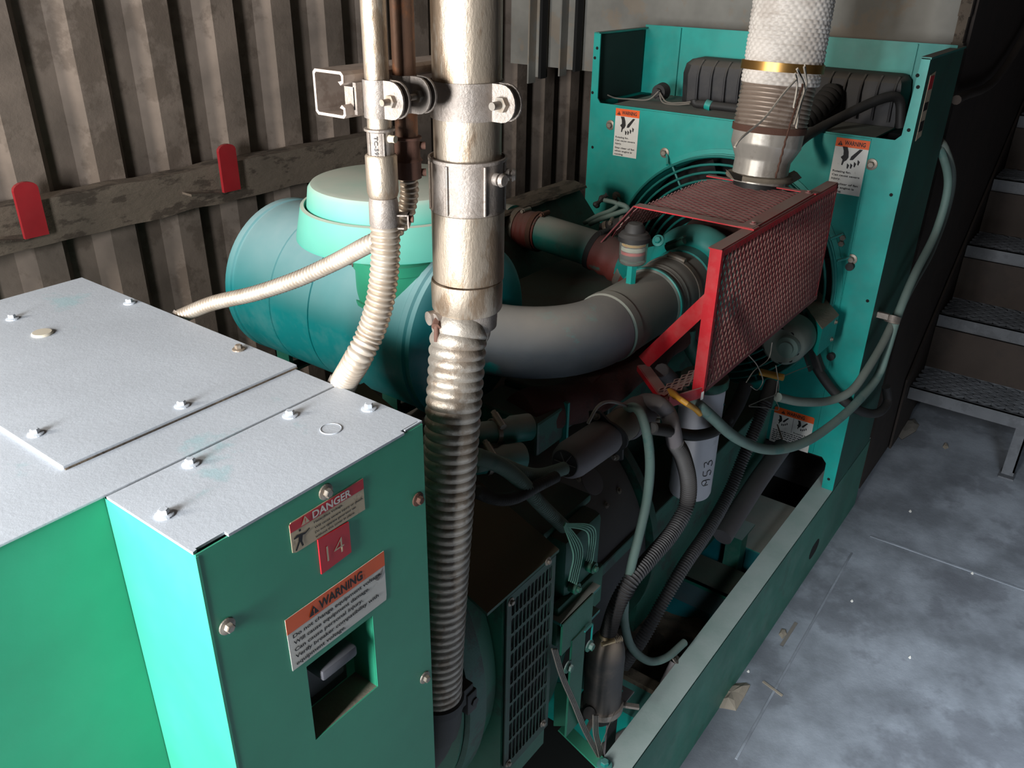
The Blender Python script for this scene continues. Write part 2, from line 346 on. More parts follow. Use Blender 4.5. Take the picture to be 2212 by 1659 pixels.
# timber rail along the corrugated wall
bm = BM(); N_ = 60; x0, x1 = 0.2, 2.1
ring = []
for i in range(N_ + 1):
    x = x0 + (x1 - x0) * i / N_; j = [noise.noise(V((x * 9, q * 3.1, 0))) * .008 for q in range(2)]
    ring.append([bm.verts.new(V((x, 2.0, 1.075 + j[0]))), bm.verts.new(V((x, 2.0, 1.178 + j[1]))), bm.verts.new(V((x, 2.055, 1.178 + j[1]))), bm.verts.new(V((x, 2.055, 1.075 + j[0])))])
for a, b in zip(ring, ring[1:]):
    for q in range(4): bm.faces.new((a[q], b[q], b[(q + 1) % 4], a[(q + 1) % 4]))
bm.faces.new(ring[0]); bm.faces.new(ring[-1][::-1])
tag(obj('timber_rail', bm, 'wood', smooth=False), 'weathered grey timber rail running along the corrugated wall', 'rail')
def strap(px, pyt, pyb, lab):
    a = P(px, pyt, y=1.975); b = P(px + (pyb - pyt) * .2, pyb, y=1.975); cx = (a.x + b.x) / 2; w = .027; h0, h1 = b.z, a.z
    t = thing('strap_bracket', lab, 'bracket', 'red brackets over the timber rail')
    pts = [(cx - w, h0), (cx + w, h0)] + [(cx + w * math.cos(q * PI / 8), h1 - w * .6 + w * .6 * math.sin(q * PI / 8)) for q in range(9)]
    bm = BM(); plate(bm, pts, [], lambda u, v, s: V((u, 1.985 - s, v)), .01); obj('strap', bm, 'redstrap', t, False)
    bm = BM(); quadslab(bm, [(cx - w, 1.985, h0 - .006), (cx - w - .11, 1.96, h0 + .014), (cx - w - .11, 2.0, h0 + .014), (cx + w, 2.0, h0 - .006)], (0, 0, .006)); obj('foot', bm, 'wood', t, False)
strap(55, 393, 512, 'red painted strap bracket on the timber rail, at the far left edge')
strap(486, 312, 412, 'red painted strap bracket on the timber rail, closer to the teal air cleaner')
# ---------------------------------------------------------------- stairs
t = thing('staircase', 'dark steel stairs with perforated anti-slip treads beyond the generator', 'stairs')
for k in range(7):
    nx, nz = 3.22 + .25 * k, .25 + .22 * k
    tr = BM(); box(tr, nx, nx + .006, -1.0, .470, nz - .05, nz); box(tr, nx + .234, nx + .24, -1.0, .470, nz - .05, nz)
    box(tr, nx, nx + .018, -1.0, .470, nz - .003, nz)
    cells(tr, V((nx + .012, .470, nz - .004)), V((0, -1, 0)), V((1, 0, 0)), .046, .046, 31, 8, .74, .004, .006)
    o = obj('tread', tr, 'stair', t, False)
    bm = BM(); box(bm, nx + .05, nx + .245, -1.0, .470, nz - .056, nz - .052); obj('tread_shade_sheet', bm, 'hole', t, False)  # shade below the perforated tread, put in as a black sheet
    bm = BM(); box(bm, nx + .236, nx + .242, -1.0, .470, nz - .05, nz + .17); obj('riser', bm, 'darkwall', t, False)
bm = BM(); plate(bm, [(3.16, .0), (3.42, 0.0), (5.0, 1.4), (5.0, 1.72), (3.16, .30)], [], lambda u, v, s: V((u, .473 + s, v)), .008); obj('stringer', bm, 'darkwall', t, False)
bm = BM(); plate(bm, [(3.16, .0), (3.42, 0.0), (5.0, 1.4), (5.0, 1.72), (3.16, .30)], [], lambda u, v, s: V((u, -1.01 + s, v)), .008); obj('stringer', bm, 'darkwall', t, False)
bm = BM(); box(bm, 3.225, 3.265, .055, .061, .02, .2); box(bm, 3.225, 3.231, .055, .095, .0, .2); box(bm, 3.20, 3.27, .05, .1, 0, .006); obj('support_leg', bm, 'stair', t, False)
bm = BM(); tube(bm, [P(2066, 216, y=.46), P(2175, 140, y=.46), P(2175, 140, y=.46) + V((1.0, 0, .45))], .013, n=20, seg=10); tag(obj('handrail', bm, 'darkwall'), 'dark tubular handrail slanting up beside the stairs', 'handrail')

# ================================================================ CONTROL HOUSING AND BREAKER BOX
zt = 1.272
t = thing('control_housing', 'large green generator control housing with dusty grey lid at left foreground', 'control box')
bm = BM(); box(bm, -.25, .553, .654, 1.183, .62, zt - .006); obj('body', bm, 'green', t, False)
bm = BM(); box(bm, -.25, .556, .6515, 1.186, zt - .006, zt - .0035, bev=.0006); obj('lid', bm, 'topgrey', t, False)
cov = BM(); box(cov, .283, .559, .718, 1.184, zt - .0034, zt + .0005, bev=.0005); cv = obj('cover_plate', cov, 'topgrey', t, False)
bm = BM(); box(bm, .284, .558, .7163, .7181, zt - .0035, zt - .0022); obj('seam_shadow_gap', bm, 'dirt', t, False)
bm = BM(); box(bm, -.02, .284, .9, .902, 0, .001); bm.free()
for (px, py) in ((393, 872), (77, 933), (516, 750), (280, 650), (27, 684)):
    q = P(px, py + 5, z=zt + .0005); bolt(cv, q, Z_, .0045, 'topgrey' if px != 516 else 'bolt')
q = P(92, 722, z=zt); bm = BM(); lathe(bm, [(.0125, 0), (.0125, .0015), (.011, .0028)], V((q.x, q.y, zt + .0005)), Z_, 32); obj('hole_plug', bm, mat('tan_plug', (190, 182, 166), .6), cv)
q = P(170, 1112, y=.65); bm = BM(); lathe(bm, [(.02, 0), (.02, .001), (.017, .002)], V((.17, .654, 1.268)), Z_, 20); 
bm.free()

t = thing('breaker_box', 'green circuit breaker box with warning labels in the foreground', 'breaker box')
bm = BM(); box(bm, .2845, .286, .521, .653, .62, zt - .0066); box(bm, .554, .5555, .521, .653, .62, zt - .0066); obj('side_panel', bm, 'green', t, False)
bm = BM(); box(bm, .2845, .5555, .6465, .6525, zt - .0078, zt - .0066); obj('seam_shadow_gap', bm, 'dirt', t, False)
bm = BM()
plate(bm, [(.2848, .62), (.5552, .62), (.5552, zt - .0062), (.2848, zt - .0062)], [[(.376, .967), (.467, .967), (.467, 1.0705), (.376, 1.0705)]], lambda u, v, s: V((u, .52 + s, v)), .0016)
box(bm, .2843, .2868, .5195, .5225, .62, zt - .008); fp = obj('front_panel', bm, 'green', t, False)
lid = BM(); plate(lid, [(.2838, .5215), (.2838, .6478), (.5562, .6478), (.5562, .5215), (.531, .5215), (.531, .5235), (.553, .5235), (.553, .5245), (.527, .5245), (.527, .519), (.316, .519), (.316, .5245), (.288, .5245), (.288, .5225)], [], lambda u, v, s: V((u, v, zt - .0061 + s)), .0027)
ld = obj('lid', lid, 'topgrey', t, False)
for (px, py) in ((355, 1100), (412, 990), (627, 885), (797, 870)):
    q = P(px, py + 13, z=zt - .0034); bolt(ld, V((q.x, q.y, zt - .0034)), Z_, .0047, 'topgrey')
q = P(715, 927, z=zt - .0034); bm = BM(); lathe(bm, [(.0112, 0), (.0112, .0006), (.0104, .0009), (.0104, .0003), (.0, .0003)], V((q.x, q.y, zt - .0034)), Z_, 36, cap=False); obj('knockout', bm, 'topgrey', ld)
for (px, py), mm in (((703, 1062), 'bolt'), ((902, 1078), 'boltrust'), ((490, 1352), 'bolt'), ((917, 1463), 'boltrust')):
    q = P(px, py, y=.52); bolt(fp, (q.x, .52, q.z), -Y_, .0047, 'bolt' if px != 902 else 'boltrust')
# breaker recess
bm = BM()
for a in ((.376, .3765, .967, 1.0705), (.4665, .467, .967, 1.0705)): box(bm, a[0], a[1], .5216, .556, a[2], a[3])
box(bm, .376, .467, .5216, .556, 1.070, 1.0705); obj('recess_sides', bm, 'green', t, False)
bm = BM(); box(bm, .376, .467, .5216, .556, .9662, .967); obj('recess_ledge', bm, 'pad', t, False)
br = BM(); box(br, .377, .455, .556, .62, .968, 1.070, bev=.001); box(br, .384, .448, .552, .557, .985, 1.062, bev=.001); bk = obj('circuit_breaker', br, 'tank', t, False)
bm = BM(); box(bm, .392, .440, .5525, .5545, .992, 1.035); obj('slot', bm, 'hole', bk, False)
bm = BM(); box(bm, .393, .441, .518, .553, 1.036, 1.050, bev=.003); obj('breaker_handle', bm, mat('grey_handle', (92, 92, 98), .55), bk)
# labels
def label_plate(parent, name, pts, m, T, th=.0006):
    bm = BM(); plate(bm, pts, [], T, th); return obj(name, bm, m, parent, False)
fT = lambda u, v, s: V((u, .5199 - s, v))
a, b, c, d = .3765, .4675, 1.209, 1.2445
dg = label_plate(fp, 'danger_label', [(a, c + .002), (a + .004, c), (b, c - .001), (b, d), (a + .002, d - .001), (a, d - .004)], 'papertan', fT)
label_plate(dg, 'header_band', [(a, c + .024), (b, c + .024), (b, d), (a, d - .002)], 'labelred', lambda u, v, s: V((u, .5192 - s, v)), .0003)
text('DANGER', V((a + .026, .5188, c + .0255)), X_, Z_, .0078, 'paper', dg, .048, .012)
tri_sign(dg, V((a + .012, .5190, c + .0255)), X_, Z_, .010, 'papertan', 'labelred')
for i, (s, w) in enumerate((('Hazardous Voltage.', .036), ('Will cause severe injury or death.', .062), ('Do not operate generator set', .052), ('without this cover in place.', .050))):
    text(s, V((a + .027, .5190, c + .0195 - i * .0052 - (.001 if i else 0))), X_, Z_, .0024, 'ink', dg, w, .012)
bm = BM(); o2 = V((a + .002, .5190, c + .001))
for s in ([(.008, .021), (.0105, .021), (.0105, .0235), (.008, .0235)], [(.005, .019), (.0155, .0165), (.021, .019), (.0215, .0175), (.015, .0145), (.012, .0150), (.0105, .0085), (.012, .003), (.010, .002), (.008, .009), (.003, .001), (.001, .002), (.006, .0105), (.007, .0155), (.001, .0155), (.001, .017)]):
    poly(bm, [(p * .92, q * .92) for p, q in s], o2, X_, Z_, .0002)
obj('falling_figure', bm, 'ink', dg, smooth=False)
tg = label_plate(fp, 'number_tag', [(.4055, 1.1675), (.4445, 1.170), (.4445, 1.2065), (.4055, 1.2085)], 'labelred', fT, .0016)
text('14', V((.4135, .518, 1.178)), X_, Z_, .0185, 'papertan', tg, .022, -.012)
a, b, c, d = .3585, .4885, 1.0785, 1.1435
wl = label_plate(fp, 'warning_label', [(a + .001, c), (b - .001, c), (b, c + .006), (b, d), (a, d)], 'paper', fT)
label_plate(wl, 'header_band', [(a, d - .0185), (b, d - .0185), (b, d), (a, d)], 'orange', lambda u, v, s: V((u, .5192 - s, v)), .0003)
text('WARNING', V((a + .040, .5188, d - .0148)), X_, Z_, .0105, 'ink', wl, .058, .012)
tri_sign(wl, V((a + .0265, .5190, d - .0155)), X_, Z_, .0125, 'ink', 'orange')
for i, (s, w) in enumerate((('Do not change equipment voltage.', .118), ('Will cause equipment damage.', .100), ('Can cause personal injury.', .090), ('Verify breaker compatibility with', .112), ('equipment voltage.', .064))):
    text(s, V((a + .006, .5190, d - .0265 - i * .0086)), X_, Z_, .0044, 'ink', wl, w, .012)
bm = BM(); poly(bm, [(0, .002), (.004, 0), (.009, .004), (.012, .012), (.008, .009), (.003, .007)], V((b - .014, .5191, d - .032)), X_, Z_, .0002); obj('torn_patch', bm, 'cast', wl, smooth=False)

# ================================================================ CONDUITS ON THE STRUT
ys = .603
pt = P(692, 157, y=ys); z1 = 1.612
sz0, sz1 = P(735, 258, y=ys).z, P(735, 158, y=ys).z
pe = P(696, 200, y=ys + .03); xs0 = pe.x; t_ = .0026
zc = (sz0 + sz1) / 2; hh = .0206
bm = BM()
prof = [(ys, zc + .012), (ys, zc + hh), (ys + .041, zc + hh), (ys + .041, zc - hh), (ys, zc - hh), (ys, zc - .012), (ys + t_, zc - .012), (ys + t_, zc - hh + t_), (ys + .041 - t_, zc - hh + t_), (ys + .041 - t_, zc + hh - t_), (ys + t_, zc + hh - t_), (ys + t_, zc + .012)]
# curled lips
prof = [(ys + .006, zc + .010), (ys + .0045, zc + .0085), (ys + .0005, zc + .011), (ys, zc + hh - .003), (ys + .003, zc + hh), (ys + .038, zc + hh), (ys + .041, zc + hh - .003), (ys + .041, zc - hh + .003), (ys + .038, zc - hh), (ys + .003, zc - hh), (ys, zc - hh + .003), (ys + .0005, zc - .011), (ys + .0045, zc - .0085), (ys + .006, zc - .010), (ys + .0075, zc - .0115), (ys + .003, zc - .0125), (ys + .003, zc - hh + .004), (ys + .0045, zc - hh + t_), (ys + .0365, zc - hh + t_), (ys + .0384, zc - hh + .0045), (ys + .0384, zc + hh - .0045), (ys + .0365, zc + hh - t_), (ys + .0045, zc + hh - t_), (ys + .003, zc + hh - .004), (ys + .003, zc + .0125), (ys + .0075, zc + .0115)]
plate(bm, prof, [], lambda u, v, s: V((xs0 + s, u, v)), .185)
tag(obj('strut_channel', bm, mat('strut_steel', (188, 172, 160), .5, .3, spot=.4, spotcol=(130, 110, 96), sscale=30, thr=.5), smooth=False), 'slotted C-shaped steel strut carrying the three vertical conduits', 'channel')
def clampset(t, c, r, w, zc, s=1.0):
    # two half straps around the pipe with ears towards +x carrying a bolt
    bm = BM(); lathe(bm, [(r + .0005, -w / 2), (r + .0022, -w / 2), (r + .0022, w / 2), (r + .0005, w / 2)], V((c.x, c.y, zc)), Z_, 40, cap=False)
    obj('band', bm, 'cast', t)
    for sg in (-1, 1):
        xx = c.x + sg * .0040 * s - .0011; bm = BM()
        pts = [(c.y - r * .80, w / 2), (c.y - r * .80, -w / 2)] + [(c.y - r - .010 * s - w * .46 * math.sin(q * PI / 10), -w / 2 * math.cos(q * PI / 10)) for q in range(11)]
        plate(bm, pts, [], lambda u, v, q_: V((xx + q_, u, zc + v)), .0022); obj('clamp_ear', bm, 'cast', t, False)
    bm = BM(); box(bm, c.x - r * 1.05 - .006, c.x - r * .9, ys - .0035, ys + .0005, zc - w * .42, zc + w * .42); box(bm, c.x - r * 1.05 - .006, c.x - r * 1.05 - .003, ys - .001, ys + .012, zc - w * .3, zc + w * .3); obj('hook', bm, 'cast', t, False)
    q = V((c.x, c.y - r - .012 * s, zc)); bm = BM(); cyl(bm, q + V((-.019 * s, 0, 0)), q + V((.010 * s, 0, 0)), .0030 * s, seg=14); o = obj('screw', bm, 'bolt', t)
    bm = BM(); cyl(bm, q + V((-.0100 * s, 0, 0)), q + V((-.0050 * s, 0, 0)), .0060 * s, seg=6); obj('nut', bm, 'bolt', o, False)
def ring_stack(parent, name, c, lst, m, seg=40):
    bm = BM(); lathe(bm, lst, V((c.x, c.y, 0)), Z_, seg, cap=False); return obj(name, bm, m, parent)
# big conduit ------------------------------------------------------
yb = .566; c = P(1009, 200, y=yb); zz = lambda py, px=1004, y=yb - .0: P(px, py, y=y).z
t = thing('conduit_pipe', 'thick rigid metal conduit rising in front of the strut, centre of view', 'conduit', 'vertical rigid conduits')
rb = .0352
z335, z455, z600, z665, z715 = [zz(q) for q in (338, 452, 600, 664, 700)]
bm = BM(); lathe(bm, [(rb, z335 - .02), (rb, 2.88)], V((c.x, c.y, 0)), Z_, 48, cap=False); obj('pipe', bm, 'galv', t)
ring_stack(t, 'set_screw_collar', c, [(rb, z335 - .004), (rb + .0062, z335 - .003), (rb + .0062, z335), (rb + .004, z335 + .0005), (rb + .0035, z335 - .006), (rb + .0035, z455 + .003), (rb + .005, z455)][::-1], 'cast')
for an in (-3.02, -2.0, -3.9, -1.1):
    bm = BM(); p = V((c.x + math.cos(an) * (rb + .0045), c.y + math.sin(an) * (rb + .0045), 0)); cyl(bm, p + V((0, 0, z455 + .001)), p + V((0, 0, z335 - .004)), .0016, seg=8); obj('rib', bm, 'cast', t)
for an in (-1.62, -1.02):
    n = V((math.cos(an), math.sin(an), 0)); p = V((c.x, c.y, z335 - .018)) + n * (rb + .003)
    bm = BM(); cyl(bm, p, p + n * .006, .0065, seg=20); cyl(bm, p + n * .006, p + n * .009, .004, seg=14); cyl(bm, p + n * .009, p + n * .0125, .0072, r2=.0055, seg=20, bev=.0); s = obj('set_screw', bm, 'cast', t)
ring_stack(t, 'coupling', c, [(rb, z600 - .001), (rb + .0042, z600), (rb + .0042, z455 - .001), (rb + .003, z455 + .0005)], 'galv')
clampset(t, c, rb, .036, zz(212, 1009), 1.3)
t2 = thing('flexible_conduit', 'thick ribbed metal flexible conduit dropping beside the breaker box', 'flexible conduit', 'ribbed flexible conduits')
cc = V((c.x - .004, c.y - .001, 0))
ring_stack(t2, 'swivel_ring', cc, [(.031, z665 - .001), (rb + .0032, z665), (rb + .0042, z665 + .002), (rb + .0048, z600 - .006), (rb + .004, z600 - .001), (.031, z600 - .001)], 'galv')
ring_stack(t2, 'clamp_collar', cc, [(.030, z715 - .002), (.0335, z715 - .001), (.0345, z665 - .001), (.030, z665)], 'cast')
q = V((cc.x, cc.y, z665 - .006)); n = V((-.86, .3, 0)).normalized()
bm = BM()
for s in (0, 1): cyl(bm, q + n * .034 + V((0, (-.004, .006)[s], .0)), q + n * .045 + V((0, (-.004, .006)[s], .0)), .008, seg=18)
obj('clamp_ear', bm, 'cast', t2)
bm = BM(); p = q + n * .043 + V((-.0, -.006, .0)); cyl(bm, p, p + V((-.008, -.004, -.004)), .0055, seg=6); cyl(bm, p + V((-.006, -.003, -.003)), p + V((-.010, -.006, -.020)), .003, seg=12); obj('clamp_screw', bm, 'boltrust', t2)
fl = [V((cc.x, cc.y, z715 + .002)), P(992, 720, y=yb - .004), P(984, 820, y=yb - .009), P(977, 920, y=yb - .013), P(968, 1060, y=yb - .014), P(958, 1220, y=yb - .012), P(950, 1380, y=yb - .008), P(946, 1500, y=yb - .004)]
bm = BM(); corr(bm, fl, .0325, .0118, .0026, seg=40, per=8, helix=0.0, sharp=.8); obj('ribbed_sleeve', bm, 'flexbig', t2)
e = fl[-1]; dn = (fl[-1] - fl[-2]).normalized()
bm = BM(); lathe(bm, [(.030, -.005), (.036, 0), (.037, .012), (.034, .014), (.034, .045), (.030, .07)], e, dn, 28); obj('end_fitting', bm, 'black', t2)
bm = BM(); box(bm, e.x + .02, e.x + .046, e.y - .025, e.y + .02, e.z - .03, e.z - .0, bev=.002); box(bm, e.x + .03, e.x + .05, e.y - .028, e.y - .012, e.z - .05, e.z - .012, bev=.002)
cyl(bm, (e.x + .044, e.y - .03, e.z - .033), (e.x + .044, e.y - .0, e.z - .033), .007, seg=6); obj('saddle_clamp', bm, 'black', t2)
bm = BM(); tube(bm, [e + dn * .05, e + dn * .09 + V((-.01, 0.01, -.01)), V((.565, e.y + .03, e.z - .13))], .03, n=14, seg=20); obj('elbow', bm, 'black', t2)
# small front conduit -------------------------------------------------
ya = .590; c = P(813, 150, y=ya); zz = lambda py: P(822, py, y=ya).z; ra_ = .0115
t = thing('conduit_pipe', 'slim grey metal conduit nearest the open end of the strut', 'conduit', 'vertical rigid conduits')
z0, z1, z2, z3, z4 = [zz(q) for q in (276, 332, 425, 440, 492)]
bm = BM(); lathe(bm, [(ra_, z0 - .01), (ra_, 2.88)], V((c.x, c.y, 0)), Z_, 32, cap=False); obj('pipe', bm, 'galv', t)
ring_stack(t, 'connector_body', c, [(.0105, z2), (.0125, z2 + .001), (.0125, z0 - .003), (.0148, z0 - .002), (.0148, z0), (ra_, z0 + .0005)], 'cast', 32)
for an in (-3.23, -2.09):
    bm = BM(); p = V((c.x + math.cos(an) * .0128, c.y + math.sin(an) * .0128, 0)); cyl(bm, p + V((0, 0, z1)), p + V((0, 0, z0 - .003)), .0008, seg=6); obj('rib', bm, 'cast', t)
n = V((math.cos(-1.5), math.sin(-1.5), 0)); p = V((c.x, c.y, z0 - .0085)) + n * .012
bm = BM(); cyl(bm, p, p + n * .005, .004, r2=.003, seg=14); cyl(bm, p + n * .004, p + n * .007, .0034, seg=14); obj('set_screw', bm, mat('pale_screw', (200, 186, 160), .5), t)
ring_stack(t, 'coupling', c, [(.0125, z2 - .001), (.0142, z2), (.0155, z2 + .004), (.0155, z1 - .002), (.0140, z1), (.0125, z1)], 'galv', 32)
an = -2.72; n = V((math.cos(an), math.sin(an), 0)); s = Z_.cross(n)
text('TC-592', V((c.x, c.y, z0 - .0055)) + n * .0126 + s * -.0012, -Z_, s, .0034, 'black', t, .021, .01, depth=.0004)
clampset(t, c, ra_, .034, P(815, 212, y=ya).z, 1.0)
t = thing('flexible_conduit', 'medium ribbed metal flexible conduit curving from the slim conduit to the housing', 'flexible conduit', 'ribbed flexible conduits')
ring_stack(t, 'squeeze_connector', c, [(.011, z4 - .001), (.0135, z4), (.0150, z4 + .003), (.0146, z3), (.0135, z2 - .001), (.0115, z2)], 'cast', 32)
n = V((math.cos(-.95), math.sin(-.95), 0)); q = V((c.x, c.y, z4 + .008))
bm = BM(); mx = Matrix.Translation(q + n * .018) @ Matrix.Rotation(-.95, 4, 'Z'); box(bm, -.006, .007, -.006, .006, .004, .0055, mx); box(bm, .0055, .007, -.006, .006, -.008, .0055, mx); box(bm, -.006, .002, -.006, .006, -.009, -.0075, mx)
obj('clip', bm, 'cast', t, False); bm = BM(); cyl(bm, q + n * .025, q + n * .029, .0035, seg=12); obj('screw', bm, 'boltrust', t)
fa = [V((c.x, c.y, z4 + .002)), P(833, 540, y=ya), P(829, 600, y=ya + .002), P(819, 660, y=ya + .006), P(800, 720, y=ya + .014), P(770, 780, y=ya + .024), P(738, 832, x=.572)]
bm = BM(); corr(bm, fa, 0.0152, .0064, .0026, seg=24, per=8, helix=0.0, sharp=.7); obj('ribbed_sleeve', bm, 'flex', t)
e = fa[-1]; bm = BM(); cyl(bm, e + V((.004, 0, .004)), V((.556, e.y + .008, e.z - .03)), .0165, seg=24); obj('end_fitting', bm, 'cast', t)
# rear weathered conduit ---------------------------------------------------
c = P(873, 150, y=ya); zz = lambda py: P(884, py, y=ya).z
t = thing('conduit_pipe', 'rust-brown slim conduit standing between the two grey ones', 'conduit', 'vertical rigid conduits')
z0, z1, z2 = [zz(q) for q in (300, 345, 385)]
bm = BM(); lathe(bm, [(.0112, z0 - .01), (.0112, 2.88)], V((c.x, c.y, 0)), Z_, 32, cap=False); obj('pipe', bm, 'brownpipe', t)
ring_stack(t, 'connector_body', c, [(.011, z2), (.0135, z2 + .001), (.0135, z1 + .002), (.015, z1), (.0128, z1 + .003), (.0128, z0), (.0145, z0 + .001), (.0145, z0 + .003), (.011, z0 + .004)], 'boltrust', 28)
n = V((math.cos(-.8), math.sin(-.8), 0))
for hz in (z0 - .006, z2 + .006):
    bm = BM(); p = V((c.x, c.y, hz)) + n * .012; cyl(bm, p, p + n * .006, .0038, seg=10); obj('set_screw', bm, 'boltrust', t)
clampset(t, c, .0112, .034, P(880, 200, y=ya).z, 1.0)
t = thing('flexible_conduit', 'slim ribbed metal flexible conduit sweeping left to the far lid corner', 'flexible conduit', 'ribbed flexible conduits')
fb = [V((c.x, c.y, z2 + .002)), P(884, 420, y=ya + .002), P(872, 470, y=ya + .008), P(840, 508, y=ya + .02), P(796, 528, y=.635), P(720, 568, y=.70), P(640, 604, y=.76), P(550, 634, y=.83), P(460, 655, y=.905), P(388, 684, x=.572)]
bm = BM(); corr(bm, fb, 0.0098, .0056, .0019, seg=20, per=8, helix=0.0, sharp=.7); obj('ribbed_sleeve', bm, 'flex', t)
e = fb[-1]; bm = BM(); cyl(bm, e + V((.004, 0, .003)), V((.555, e.y + .004, e.z - .022)), .0112, seg=20); obj('end_fitting', bm, 'cast', t)

# ================================================================ AIR CLEANER AND INTAKE PIPE
t = thing('air_cleaner', 'large teal cylindrical air cleaner with a mushroom rain cap', 'air cleaner')
ax = V((0, -1, 0)); o0 = V((1.15, 1.475, 1.05)); R0 = .171
bm = BM(); lathe(bm, [(.0, -.008), (.145, -.006), (.155, .0), (R0 - .003, .006), (R0, .010), (R0, .026), (R0 - .003, .029), (R0 - .003, .034), (R0 - .001, .037), (R0 - .001, .148), (R0 - .003, .150), (R0 - .001, .152), (R0 - .001, .262), (R0 - .004, .264), (R0, .267), (R0, .50), (R0 + .004, .504), (R0 + .004, .516), (R0, .520), (R0, .53), (R0 - .018, .542), (.08, .545)], o0, ax, 72); cyb = obj('canister', bm, 'cleaner', t)
bm = BM()
for k in range(7): 
    an = .9 + k * .05; 
    p = V((1.15 - math.cos(an) * R0, 0, 1.05 + math.sin(an) * R0)); 
hx, hy, hk = 1.07, 1.05, .90
hz = lambda z: 1.7 - (1.7 - z) * 1.07 / 1.15
bm = BM(); lathe(bm, [(.078, 1.06), (.078, 1.185), (.082, 1.187), (.082, 1.205), (.078, 1.208), (.078, 1.25)], V((hx, hy, 0)), Z_, 56); obj('inlet_neck', bm, 'green', t)
bm = BM(); lathe(bm, [(.070, 1.118), (.0825, 1.12), (.0825, 1.128), (.07, 1.13)], V((hx, hy, 0)), Z_, 56, cap=False); obj('neck_seam', bm, 'green', t)
bm = BM(); lathe(bm, [(r * hk, hz(z)) for r, z in ((.192, 1.213), (.196, 1.211), (.1955, 1.216), (.183, 1.272), (.176, 1.274), (.172, 1.262), (.171, 1.272), (.166, 1.305), (.160, 1.3125), (.148, 1.315), (.0, 1.317))], V((hx, hy, 0)), Z_, 96, cap=False); obj('rain_cap', bm, 'hat', t)
bm = BM(); cyl(bm, (hx, hy, hz(1.24)), (hx, hy, hz(1.305)), .13, seg=40); obj('cap_core', bm, 'hole', t)
for an in (2.5, 3.6, 5.0):
    bolt(t, (hx + .082 * math.cos(an), hy + .082 * math.sin(an), 1.196), (math.cos(an), math.sin(an), 0), .005, 'bolt')
bm = BM(); zz_ = hz(1.318); quadslab(bm, [(1.12, .96, zz_), (1.14, .95, zz_), (1.145, .975, zz_), (1.12, .98, zz_)], (0, 0, .002)); obj('cap_tab', bm, 'hat', t, False)
for y in (1.38, 1.06):
    bm = BM(); box(bm, 1.04, 1.26, y - .02, y + .02, .876, .882); box(bm, 1.04, 1.05, y - .02, y + .02, .882, .93); box(bm, 1.25, 1.26, y - .02, y + .02, .882, .93); obj('mounting_cradle', bm, 'engine', t, False)
t = thing('intake_pipe', 'dusty grey intake pipe with flaking teal paint, bending to the turbocharger', 'pipe')
arc = [V((1.33 - .18 * math.cos(k * PI / 2 / 12), .93 - .18 * math.sin(k * PI / 2 / 12), 1.05)) for k in range(13)]
rp = .068
bm = BM(); tube(bm, arc, rp, seg=48, smooth=False, n=0, rf=lambda s, th: rp + (.0035 if s < .02 else 0)); obj('elbow', bm, 'pipe', t)
bm = BM(); lathe(bm, [(rp - .004, -.005), (rp + .001, 0), (rp + .003, .002), (rp + .003, .022), (rp + .001, .024), (rp + .001, .175), (rp + .004, .177), (rp + .005, .18)], V((1.33, .75, 1.05)), X_, 48); obj('straight_section', bm, 'pipedust', t)
bm = BM(); lathe(bm, [(rp + .003, .178), (rp + .0075, .180), (rp + .0075, .186), (rp + .003, .188)], V((1.33, .75, 1.05)), X_, 48, cap=False); obj('weld_ring', bm, 'teal', t)
bm = BM(); lathe(bm, [(rp + .003, .187), (rp + .003, .20), (rp + .005, .203), (rp + .004, .212), (rp + .006, .216), (rp + .004, .225), (rp + .006, .230), (rp + .005, .25), (rp + .006, .33)], V((1.33, .75, 1.05)), X_, 48, cap=False); obj('hose_coupling', bm, 'pipedust', t)
bm = BM(); lathe(bm, [(rp + .006, .262), (rp + .0085, .262), (rp + .0085, .276), (rp + .006, .276)], V((1.33, .75, 1.05)), X_, 48, cap=False); cyl(bm, (1.60, .72, 1.123), (1.60, .76, 1.130), .007, seg=10); obj('hose_clamp', bm, 'bolt', t)
# restriction gauge on the pipe
gp = P(1365, 600, y=.752); gx, gy = 1.43, .752; gz = 1.05 + rp
t = thing('restriction_gauge', 'clear filter restriction gauge with black cap standing on the intake pipe', 'gauge')
g0 = P(1362, 610, y=gy); gx = g0.x; base = V((gx, gy, 1.05 + rp - .006))
topz = P(1372, 480, y=gy).z
hC = topz - base.z
bm = BM(); cyl(bm, base, base + Z_ * hC * .34, .0105, seg=6); cyl(bm, base + Z_ * hC * .25, base + Z_ * hC * .34, .0085, seg=20); obj('stem', bm, 'teal', t, False)
b0 = base + Z_ * hC * .34
bm = BM(); lathe(bm, [(.012, 0), (.024, .004), (.027, .008), (.028, hC * .38), (.026, hC * .38), (.025, .010), (.0, .008)], b0, Z_, 40, cap=False); obj('clear_cup', bm, 'clear', t)
bm = BM(); lathe(bm, [(.012, .012), (.012, hC * .36)], b0, Z_, 24); obj('plunger', bm, 'black', t)
for z_, c_, h_ in ((.014, 'ink', .010), (.024, 'labelred', .006), (.031, 'paper', .008), (hC * .36 - .006, 'yellow', .005)):
    bm = BM(); lathe(bm, [(.0235, z_), (.0235, z_ + h_)], b0, Z_, 30, cap=False); obj('scale_band', bm, c_, t)
bm = BM(); lathe(bm, [(.028, hC * .37), (.0315, hC * .38), (.0315, hC * .45), (.029, hC * .47), (.027, hC * .50), (.021, hC * .52), (.019, hC * .58), (.014, hC * .64), (.0, hC * .655)], b0, Z_, 40, cap=False); obj('cap', bm, 'black', t)

